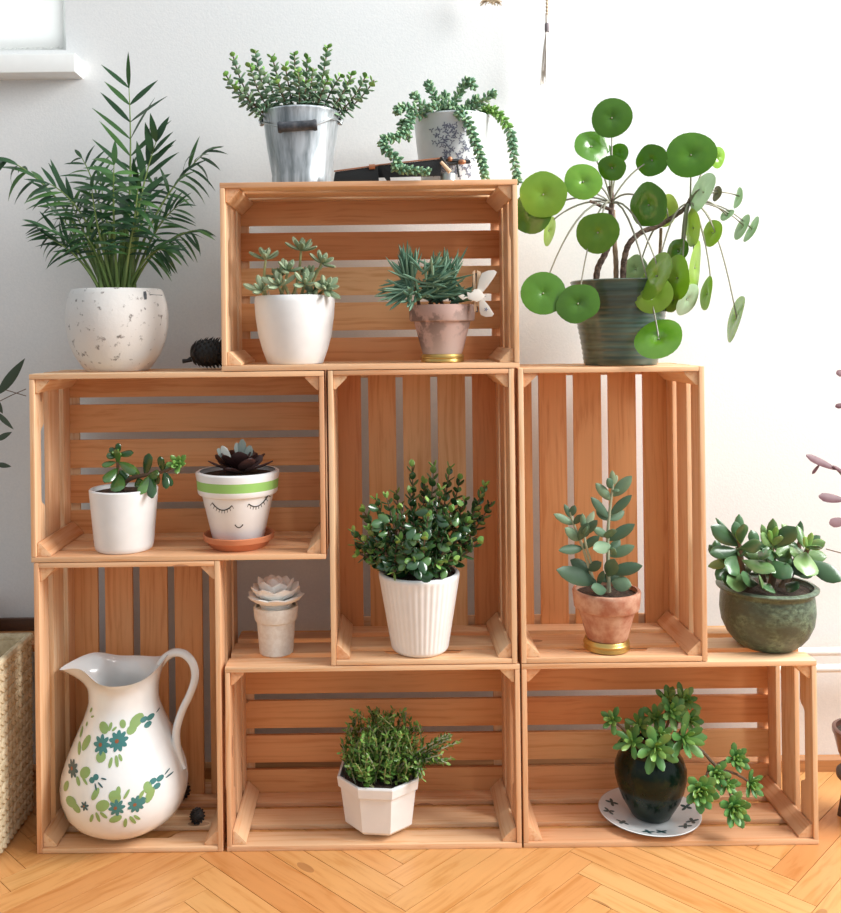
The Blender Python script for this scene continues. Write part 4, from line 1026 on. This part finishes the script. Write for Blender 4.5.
# ---- 14 jug
sp = Spot(125.5, Z_A, 40, 841); g = sp.g
r = thing('painted_jug', 'white ceramic jug painted with teal flowers standing in the left upright crate', 'jug', sp.c)
body = [(843, 21), (842, 24), (838, 33), (831, 42.5), (822, 52), (812, 57.5), (797, 61.5), (785, 62), (771, 60.2), (755, 55.4), (741, 50), (728, 44.5), (715, 39), (705, 35.6), (697, 34), (688, 34.2)]
bp = rprof(sp, body)
nseg = 72
m = MB(); rings = []
def rim_ring(f, inset=0.0):
    """f 0..1 from neck to lip"""
    out = []
    z0 = bp[-1][1]; r0 = bp[-1][0]
    for j in range(nseg):
        t = 2*PI*j/nseg; cx_, sy = math.cos(t), math.sin(t)
        left = max(0, -cx_); right = max(0, cx_)
        rr = r0*(1+0.25*f*f) + 22*left**5*f**1.6 + 2*right**4*f
        ta = abs(math.atan2(sy, cx_))
        zt = 17.5 + 15*right**4 + 10*math.exp(-((ta-2.45)/.42)**2) + 1.5*left**6
        out.append(Vector(((rr-inset)*cx_, (rr-inset)*sy*(1-.42*left**2*f), z0+zt*g*f - (0.8 if inset else 0))))
    return out
for rr, z in bp: rings.append([Vector((rr*math.cos(2*PI*j/nseg), rr*math.sin(2*PI*j/nseg), z)) for j in range(nseg)])
for f in (.2, .4, .6, .8, .93, 1.0): rings.append(rim_ring(f))
for f in (1.0, .93, .8, .6, .4, .2, .0): rings.append(rim_ring(f, 2.6 if f < 1 else 1.8))
for rr, z in bp[::-1][1:-3]: rings.append([Vector(((rr-2.6)*math.cos(2*PI*j/nseg), (rr-2.6)*math.sin(2*PI*j/nseg), z)) for j in range(nseg)])
rings[-1] = [v for v in rings[-1]]
vs = [v for rg in rings for v in rg]
fs = [(i*nseg+j, i*nseg+(j+1) % nseg, (i+1)*nseg+(j+1) % nseg, (i+1)*nseg+j) for i in range(len(rings)-1) for j in range(nseg)]
fs += [list(range(nseg))[::-1], [(len(rings)-1)*nseg+j for j in range(nseg)]]
m.add(vs, fs)
def JP(px, py):
    dy = -50
    for _ in range(5):
        q_ = sp.l(px, py, dy); rr = 1
        for (r0, z0), (r1, z1) in zip(bp, bp[1:]):
            if z0 <= q_.z <= z1: rr = r0+(r1-r0)*(q_.z-z0)/(z1-z0)
        dy = -math.sqrt(max(4, rr*rr-q_.x*q_.x))
    return q_.x, q_.z
def jd(px, py, polyf, mi): x, z = JP(px, py); polyf = [(a*1.17, b_*1.17) for a, b_ in polyf]; surf_decal(m, bp, x, z, polyf, mi, .35)
def daisy(px, py, R, n=8, mi=1, rot=0):
    for k in range(n): jd(px, py, petal(R*.12, 0, R*.82, R*.38, rot+k*2*PI/n), mi)
    x, z = JP(px, py); surf_decal(m, bp, x, z, petal(-R*.2, 0, R*.4, R*.38, 0, 8), 4, .55)
def Lf(px, py, L, Wd, deg, mi=3): jd(px, py, petal(0, 0, L, Wd, math.radians(deg), 12), mi)
daisy(100.5, 744.5, 9.5, 8); daisy(117, 741, 10, 9, 1, .2); daisy(115.5, 808, 8.5, 8, 1, .1); daisy(135, 804.5, 8.5, 9)
daisy(72, 768, 8, 8, 2); daisy(84, 806, 5, 6, 2, .3); daisy(69, 742, 4, 6, 2)
for a in [(107, 733, 10, 8, 130), (106, 755, 9, 8, 200), (131, 728, 12, 9, 50), (124, 728, 7, 5, 110), (127, 733, 8, 7, 30), (109, 731, 7, 3, 75), (112, 731, 5, 2, 40), (112, 757, 8, 3, -100), (116, 755, 9, 3, -75), (119, 754, 6, 2.5, -60),
          (82, 750, 14, 6, 60), (79, 755, 9, 4, 100), (80, 775, 11, 8, 30), (77, 776, 7, 4, -60), (82, 776, 8, 2.5, -40), (66, 800, 12, 9, 10), (72, 803, 10, 7, -30), (64, 790, 10, 5, 60), (96, 808, 12, 9, 20), (92, 800, 11, 5, 60), (96, 812, 9, 3, -70), (93, 814, 8, 3, -110), (100, 812, 8, 3, -40),
          (120, 801, 11, 9, 140), (118, 797, 8, 4, 90), (124, 799, 8, 2.5, 60), (147, 803, 12, 6, 70), (150, 793, 10, 6, 110), (122, 816, 11, 6, 200), (126, 818, 9, 3, -100), (130, 816, 9, 3, -65), (134, 815, 7, 2.5, -50), (139, 799, 7, 3, 60), (62, 812, 8, 5, -60), (80, 737, 8, 3, 80), (86, 726, 4, 2, 70), (90, 712, 5, 2, 60), (91, 717, 4, 1.5, 30)]: Lf(*a)
for px_, py_ in ((143.5, 720), (149, 719.5), (147, 726), (153, 781), (157, 786), (160, 778.5), (96, 777), (92, 780), (143, 800)): jd(px_, py_, petal(-2.6, 0, 5.2, 4.6, 0, 10), 1)
for a in ((156, 722, 4, 1.3, -10), (153, 718, 4, 1.2, 35), (165, 779, 5, 1.4, 10), (164, 776, 4, 1.2, 40), (98, 782, 6, 1.5, -40), (101, 778, 5, 1.3, -10), (95, 783, 6, 1.5, -70)): Lf(*a, 2)
m.build('body', ['glaze', 'teal', 'teal_dark', 'leaf_paint', 'rust_paint'], r, smooth=50)
hp = [(160, 664, 8), (166, 657, 8), (175, 652.5, 6), (185, 654.5, 4), (193, 664, 2), (195, 678, 0), (190, 694, -2), (182, 711, -3), (176.5, 730, -4), (177, 747, -5), (182, 762, -6), (185, 769, -8)]
m = MB(); q_ = poly_smooth([sp.l(*p) for p in hp], 4); nq = len(q_)
m.tube(q_, [(4.6-.7*math.sin(PI*i/nq))*(1 if i < nq-10 else max(.35, (nq-i)/10)) for i in range(nq)], 14, flat=1.2); m.build('handle', 'glaze', r, smooth=60)

# ---- 15 small dark cones in that crate
for px_, py_, Y_, rr, lab in ((197.5, 825, 44, 8, 'small round black cone in front, right of the painted jug'), (176, 798, 96, 9.5, 'round black cone half hidden behind the painted jug')):
    c = W(px_, py_, Y_); c.z = Z_A
    if Y_ > 90: c.x = W(182, 800, Y_).x
    m = MB(); m.ball((0, 0, rr), rr*.9, 16, 10)
    for k in range(70):
        z = 1-2*(k+.5)/70; a = k*2.39996; q2 = math.sqrt(1-z*z); d = Vector((q2*math.cos(a), q2*math.sin(a), z))
        if z < -.93: continue
        m.leaf(Vector((0, 0, rr))+d*rr*.8, d+Vector((0, 0, .3)), Vector((0, 0, 1)), rr*.27, rr*.4, 1, 'oval', 0, 3, 4)
    zmin = min(v.z for v in m.v); m.v = [v - Vector((0, 0, zmin)) + c for v in m.v]
    tag(m.build('round_cone', 'cone', loc=c), lab, 'cone', 'small black cones in the left upright crate')

# ---- 16 octagonal pot with thyme
sp = Spot(380, Z_A, 38, 839); g = sp.g
r = thing('potted_herb', 'wispy green herb in an octagonal white pot in the bottom middle crate', 'potted plant', sp.c)
pr = rprof(sp, [(843, 19), (841, 22), (833, 32), (827, 35.5), (790, 39), (781, 40), (780, 42.3), (771, 43.5), (769.5, 43)])
m = MB()
o_ = len(m.v); m.lathe(shell(pr, 2.4), 8)
rot = Matrix.Rotation(math.radians(22.5-6), 3, 'Z'); m.v = [rot @ v for v in m.v]
m.build('pot', 'white', r, smooth=20, bevel=0); hz = pr[-1][1]; soil(r, 35*g, hz-3)
ml, ms = MB(), MB()
for k in range(170):
    a = rnd.uniform(0, 2*PI); q2 = math.sqrt(rnd.random())*34
    p0 = Vector((q2*math.cos(a), q2*math.sin(a), hz-3)); hgt = rnd.uniform(18, 56)
    p2 = p0 + Vector((math.cos(a)*rnd.uniform(0, 12)+ruv(9), math.sin(a)*8-3+ruv(6), hgt)); p1 = (p0+p2)/2+Vector((ruv(16), ruv(10), ruv(8)))
    if k < 10: p0 = sp.l(405+ruv(8), 768, -20); p1 = sp.l(425, 752+ruv(12), -30); p2 = sp.l(440+rnd.random()*22, 748+ruv(16), -28+ruv(10))
    elif k < 16: p0 = sp.l(412, 774, -20); p1 = sp.l(420, 765, -30); p2 = sp.l(425+ruv(8), 770+ruv(10), -34)
    elif k < 22: p0 = sp.l(395+ruv(20), 768, -10); p1 = sp.l(380+ruv(40), 745, -20); p2 = sp.l(352+rnd.random()*75, 714+ruv(7), ruv(12))
    pts = bez(p0, p1, p2, 6); pale = rnd.random() < .12 or k < 16
    ms.tube(pts, .55 if not pale else .8, 5, mi=1 if pale else 0)
    decussate(ml, pts, 4.4, 7.8, 3.9, .8, 'oval', 1.35, .3, 0, 1, 7, .7, .1, .2, 3, 4)
ms.build('stems', ['stem_olive', 'stem_pale'], r); ml.build('foliage', ['thyme', 'jade_young'], r)

# ---- 17 plate, dark vase, rosette plant
spP = Spot(649.5, Z_A, 46, 836); g = spP.g
pl = MB(); pl.lathe([(0.01, 0), (26*g, 0), (28*g, 1), (44*g, 5), (49*g, 6.6), (49.6*g, 7.6), (48.6*g, 8), (44*g, 6.6), (29*g, 2.6), (0.01, 2.2)], 72, mis=[0, 0, 0, 0, 1, 0, 0, 0, 0])
for a0, rr in ((3.65, 36), (3.1, 40), (4.4, 38), (4.75, 35), (5.5, 38), (5.8, 41), (2.6, 38), (0.2, 40), (0.8, 38)):
    cx_, cy_ = math.cos(a0)*rr*g, math.sin(a0)*rr*g; zz = 2.6+(rr*g-29*g)/(15*g)*4.0+.35
    for j in range(4):
        aa = a0+j*1.6+.4; poly_ = petal(cx_, cy_, 7, 3.6, aa, 8)
        pl.add([(x, y, 2.6+max(0, (math.hypot(x, y)-29*g)/(15*g))*4.0+.3) for x, y in poly_], [list(range(8))], 1)
pl.v = [v+spP.c for v in pl.v]
tag(pl.build('plate', ['glaze', 'teal_dark'], loc=spP.c), 'white plate with green leaf pattern under the dark vase', 'plate')
sp = Spot(651, Z_A+2.5, 46, 825); g = sp.g
r = thing('rosette_plant', 'sprawling green rosette succulent in a glossy dark green vase in the bottom right crate', 'potted plant', sp.c)
vp = [(829, 17), (827, 19), (818, 22.5), (805, 28), (792, 32), (778, 34.8), (767, 34.8), (758, 32), (752, 28), (748, 27), (745, 29)]
pr = rprof(sp, vp); m = MB(); m.lathe(shell(pr, 2.5), 64); m.build('vase', 'dark_glass', r, smooth=60); hz = pr[-1][1]; soil(r, 24*g, hz-5)
ml, ms = MB(), MB()
RS = [((655, 755, -5), (656, 748, -34), 11, 22, 9.5, (.0, -1, .15)), ((640, 755, -5), (632, 742, -24), 9, 19, 6.5, (-.5, -.8, .5)), ((645, 752, 0), (612, 720, -12), 9, 13, 6, (-.5, -.8, .4)), ((665, 752, 0), (684, 738, -26), 11, 23, 9, (.3, -.9, .3)),
      ((660, 748, 5), (672, 712, -10), 12, 17, 7.5, (.1, -.8, .5)), ((660, 748, 5), (655, 718, 6), 10, 16, 7, (-.2, -.7, .6)), ((670, 748, 5), (684, 700, 8), 12, 16, 7, (.2, -.7, .6)), ((650, 748, 5), (640, 726, 4), 9, 16, 6.5, (-.3, -.7, .6)), ((664, 748, 0), (662, 735, -22), 8, 15, 7, (0, -.9, .5)),
      ((660, 748, 12), (668, 700, 20), 11, 15, 7, (0, -.6, .8)), ((668, 750, 5), (690, 720, 5), 9, 15, 7, (.3, -.8, .4)), ((640, 752, 8), (628, 735, 12), 8, 14, 6, (-.5, -.7, .5))]
for bs, tp, n, L, Wd, ax in RS:
    p0, p2 = sp.l(*bs), sp.l(*tp); pts = bez(p0, (p0+p2)/2+Vector((0, -2, 5)), p2, 6); ms.tube(pts, 1.4, 6)
    rosette(ml, p2, ax, n+2, L*1.2, Wd*1.12, 2.0, 'obov', .35, 1.45, .1, 0, 1, 6, 7)
tp_ = [(672, 752, -5), (690, 745, -20), (703, 752, -28), (712, 762, -30), (722, 770, -30)]
stalk(tp_, 2.0, 1.5)
for bs, tp, n, L, Wd, ax in [((716, 765, -30), (736, 759, -24), 14, 15, 6.5, (.1, -.9, .35)), ((712, 762, -30), (716, 774, -34), 13, 15, 7, (.0, -1, .2)), ((710, 764, -30), (700, 791, -44), 17, 20, 9, (-.15, -1, .2)),
        ((720, 770, -30), (733, 808, -44), 16, 19, 8.5, (.1, -1, .1)), ((722, 770, -30), (751, 784, -30), 12, 15, 6.5, (.5, -.85, .2)), ((718, 768, -30), (727, 784, -34), 9, 13, 6, (.2, -.9, .2))]:
    p0, p2 = sp.l(*bs), sp.l(*tp); pts = bez(p0, (p0+p2)/2+Vector((3, 0, 4)), p2, 6); ms.tube(pts, 1.2, 6)
    rosette(ml, p2, ax, n+2, L*1.12, Wd*1.1, 2.2, 'obov', .3, 1.4, .12, 0, 1, 6, 7)
ms.build('stems', 'stem_brown', r); ml.build('foliage', ['rosette', 'jade_young'], r)

# ---- hanging tassel and the thing beside it
c = W(546, 40, 124)
r = thing('wall_tassel', 'pale beaded tassel hanging on the wall above the crates', 'tassel', c)
def TPt(px, py, dy=0): return W(px, py, 124+dy)-c
m = MB(); y = -40
while y < 15: m.ball(TPt(547, y), 1.7, 10, 6, (1, 1, 1.2)); y += 3.6
m.tube([TPt(547, -42), TPt(547, 16)], .5, 5); m.build('beads', 'bead', r)
m = MB(); m.lathe([(0.01, 0), (2.4, 0), (2.7, 3), (2.6, 9), (1.9, 10), (0.01, 10)], 16, TPt(547, 32)); m.build('binding', 'thread_dark', r)
m = MB()
for k in range(36):
    a = rnd.uniform(0, 6.28); q2 = rnd.uniform(1, 7)
    tx = 545.5+math.cos(a)*q2*.75; m.tube(poly_smooth([TPt(547+ruv(1.6), 15+ruv(2), ruv(1)), TPt(547+ruv(.8), 30, ruv(1)), TPt(tx*.6+547*.4, 52, math.sin(a)*q2*.5), TPt(tx, rnd.uniform(70, 86), math.sin(a)*q2)], 3), .6, 4)
m.build('threads', 'thread', r)
m = MB(); c = W(491, 0, 126)
for k in range(40):
    a = rnd.uniform(PI*.05, PI*1.0); a = -a; m.tube([c+Vector((ruv(7), ruv(2), 10+ruv(3))), c+Vector((ruv(9), ruv(2), 3)), W(491+ruv(11), 1+rnd.random()*5, 126+ruv(3))], [1, .9, .5], 5)
m.tube([c+Vector((0, 0, 70)), c+Vector((0, 0, 8))], 1.0, 6); m.ball(c+Vector((0, 0, 12)), 9, 12, 8, (1, .4, .8))
tag(m.build('wall_pompom', 'bead', loc=c), 'frayed beige fibre ornament hanging at the top edge, left of the tassel', 'ornament')

# ---- left: wicker basket, bench, leaves
bx0, bx1, by0, by1, bh = -520.0, -379.0, -110.0, 86.0, 188.0
c = Vector(((bx0+bx1)/2, (by0+by1)/2, 0))
m = MB()
m.box((bx0+6, by0+6, 1), (bx1-6, by1-6, 4))
m.box((bx0+5, by0+5, 4), (bx1-5, by0+8, bh)); m.box((bx0+5, by1-8, 4), (bx1-5, by1-5, bh)); m.box((bx0+5, by0+8, 4), (bx0+8, by1-8, bh)); m.box((bx1-8, by0+8, 4), (bx1-5, by1-8, bh))
for row in range(17):
    z = 8+row*11.2
    for side in range(4):
        A = [(bx1-4, by0+3), (bx1-4, by1-4), (bx0+4, by1-4), (bx0+4, by0+4)][side]; Bp = [(bx1-4, by1-4), (bx0+4, by1-4), (bx0+4, by0+4), (bx1-4, by0+4)][side]
        P0, P1 = Vector((A[0], A[1], z)), Vector((Bp[0], Bp[1], z)); L = (P1-P0).length; n = int(L/9)
        dirv = (P1-P0)/L; nv = Vector((dirv.y, -dirv.x, 0))
        for k in range(n):
            p = P0+(P1-P0)*((k+.5)/n)
            for sg in (-1, 1):
                q2 = p+Vector((0, 0, sg*2.8)); dd = dirv*1.0+Vector((0, 0, sg*.55))
                m.leaf(q2-dd*7+nv*ruv(.3), dd, nv, 15, 6.4, 6.0, 'oval', 0, 5, 6)
rim = [(bx0+4, by0+4, bh+3), (bx1-4, by0+4, bh+3), (bx1-4, by1-4, bh+3), (bx0+4, by1-4, bh+3), (bx0+4, by0+4, bh+3)]
m.tube(rim, 4.5, 8)
m.v = [Vector((v.x, v.y, max(v.z, .1))) for v in m.v]
tag(m.build('wicker_basket', 'wicker', loc=c), 'pale woven basket on the floor at the left edge', 'basket')
c = Vector((-470, 122, 0))
r = thing('low_bench', 'orange wooden bench top behind the basket at the left edge', 'bench', c)
m = MB(); m.box((-120, -28, 170), (114, 26, 178)); m.build('seat_board', 'bench', r, grain=lambda c_: c_, bevel=.8)
m = MB(); m.box((-120, 20, 178.1), (114, 26, 192)); m.build('back_rail', 'dark_wood', r, grain=lambda c_: c_, bevel=.8)
for lx in (-112, 104):
    for ly in (-22, 20):
        m = MB(); m.box((lx-4, ly-4, 0.1), (lx+4, ly+4, 169.9)); m.build('leg', 'bench', r, grain=lambda c_: (c_.z, c_.x, c_.y), bevel=.5)
c = Vector((-455, 116, 178.1))
r = thing('eucalyptus_plant', 'grey-green long-leaved plant reaching in at the left edge above the basket', 'potted plant', c)
m = MB(); m.lathe(shell([(15, 0), (20, 38), (21, 44)], 2), 32); m.build('pot', 'terracotta_pink', r); soil(r, 18, 40)
ml, ms = MB(), MB()
def QP(px, py, dy=0): return W(px, py, 116+dy)-c
for pts_ in ([Vector((0, 0, 40)), QP(-30, 470), QP(-22, 420), QP(-6, 398)], [Vector((3, 0, 40)), QP(-25, 480), QP(-12, 440), QP(-4, 432)], [Vector((-3, 0, 40)), QP(-40, 470), QP(-30, 400), QP(-20, 360)]): ms.tube(poly_smooth(pts_, 4), 1.2, 6)
for a, b_, wd in (((-2, 394), (27, 358), 12), ((-4, 412), (14, 430), 6), ((-4, 440), (13, 432), 7), ((-4, 464), (12, 467), 6), ((-20, 360), (-8, 330), 9), ((-6, 398), (3, 414), 7), ((-25, 410), (-40, 380), 9), ((-15, 450), (-30, 430), 9)):
    p0, p1 = QP(*a), QP(*b_); ml.leaf(p0, p1-p0, Vector((.2, -1, .4)), (p1-p0).length, wd, 1.2, 'lance', .08, 8, 6)
ms.tube([QP(-2, 402), QP(12, 395), QP(26, 389)], .5, 5); ms.tube([QP(6, 390), QP(16, 393), QP(26, 396)], .5, 5)
for pa, pb in (((-22, 420), (-2, 394)), ((-12, 440), (-4, 440)), ((-14, 446), (-4, 464)), ((-20, 425), (-4, 412))): ms.tube([QP(*pa), QP(*pb)], .7, 5)
ms.build('stems', 'stem_brown', r); ml.build('foliage', 'gray_leaf', r)

# ---- right: stool with brown pot and burgundy plant
Yr = 40; top = W(869, 774, Yr)
c = Vector((top.x, Yr, 0)); hz_ = top.z
r = thing('plant_stand', 'dark round plant stand at the right edge', 'stand', c)
m = MB(); m.lathe([(0.01, hz_-6), (30, hz_-6), (31, hz_-5), (31, hz_-1), (30, hz_), (0.01, hz_)], 40); m.build('stand_top', 'dark_wood', r, grain=lambda c_: c_)
for k in range(3):
    a = k*2*PI/3+2.6; m = MB(); m.tube([(math.cos(a)*20, math.sin(a)*20, hz_-6.2), (math.cos(a)*28, math.sin(a)*28, 0.3)], [3, 2.6], 10); m.build('leg', 'dark_wood', r, grain=lambda c_: c_)
c2 = Vector((top.x, Yr, hz_+.1))
r = thing('burgundy_plant', 'burgundy-leaved plant in a brown pot at the right edge', 'potted plant', c2)
m = MB(); m.lathe(shell([(18, 0), (22, 4), (29, 20), (33, 38), (34.5, 41), (34.5, 45), (33, 46)], 2.5), 48); m.build('pot', 'brown_pot', r); soil(r, 31, 41)
ml, ms = MB(), MB()
def QR(px, py, dy=0): return W(px, py, Yr+dy)-c2
st1 = poly_smooth([Vector((0, 0, 40)), QR(866, 640), QR(852, 560), QR(850, 480), QR(850, 400), QR(846, 365)], 5); ms.tube(st1, [2-.06*i for i in range(len(st1))], 7)
st2 = poly_smooth([Vector((5, 0, 40)), QR(885, 640), QR(890, 520), QR(888, 430)], 5); ms.tube(st2, 1.5, 7)
for a, b_, wd in (((852, 478), (832, 466), 4), ((838, 470), (805, 456), 8), ((846, 500), (818, 497), 9), ((848, 520), (829, 524), 9), ((848, 372), (836, 374), 7), ((848, 404), (835, 407), 5), ((850, 545), (870, 530), 9), ((850, 440), (872, 430), 9), ((888, 430), (905, 410), 9), ((889, 480), (910, 470), 9), ((846, 366), (856, 345), 9), ((820, 464), (812, 474), 3)):
    p0, p1 = QR(*a), QR(*b_); ml.leaf(p0, p1-p0, Vector((.2, -1, .5)), (p1-p0).length, wd*1.15, 1.4, 'obov', .05, 7, 6)
for a, b_ in (((851, 485), (836, 469)), ((850, 500), (842, 500)), ((850, 530), (842, 522)), ((852, 556), (826, 549))): ms.tube([QR(*a), QR(*b_)], .6, 5)
ms.build('stems', 'stem_brown', r); ml.build('foliage', 'burgundy', r)
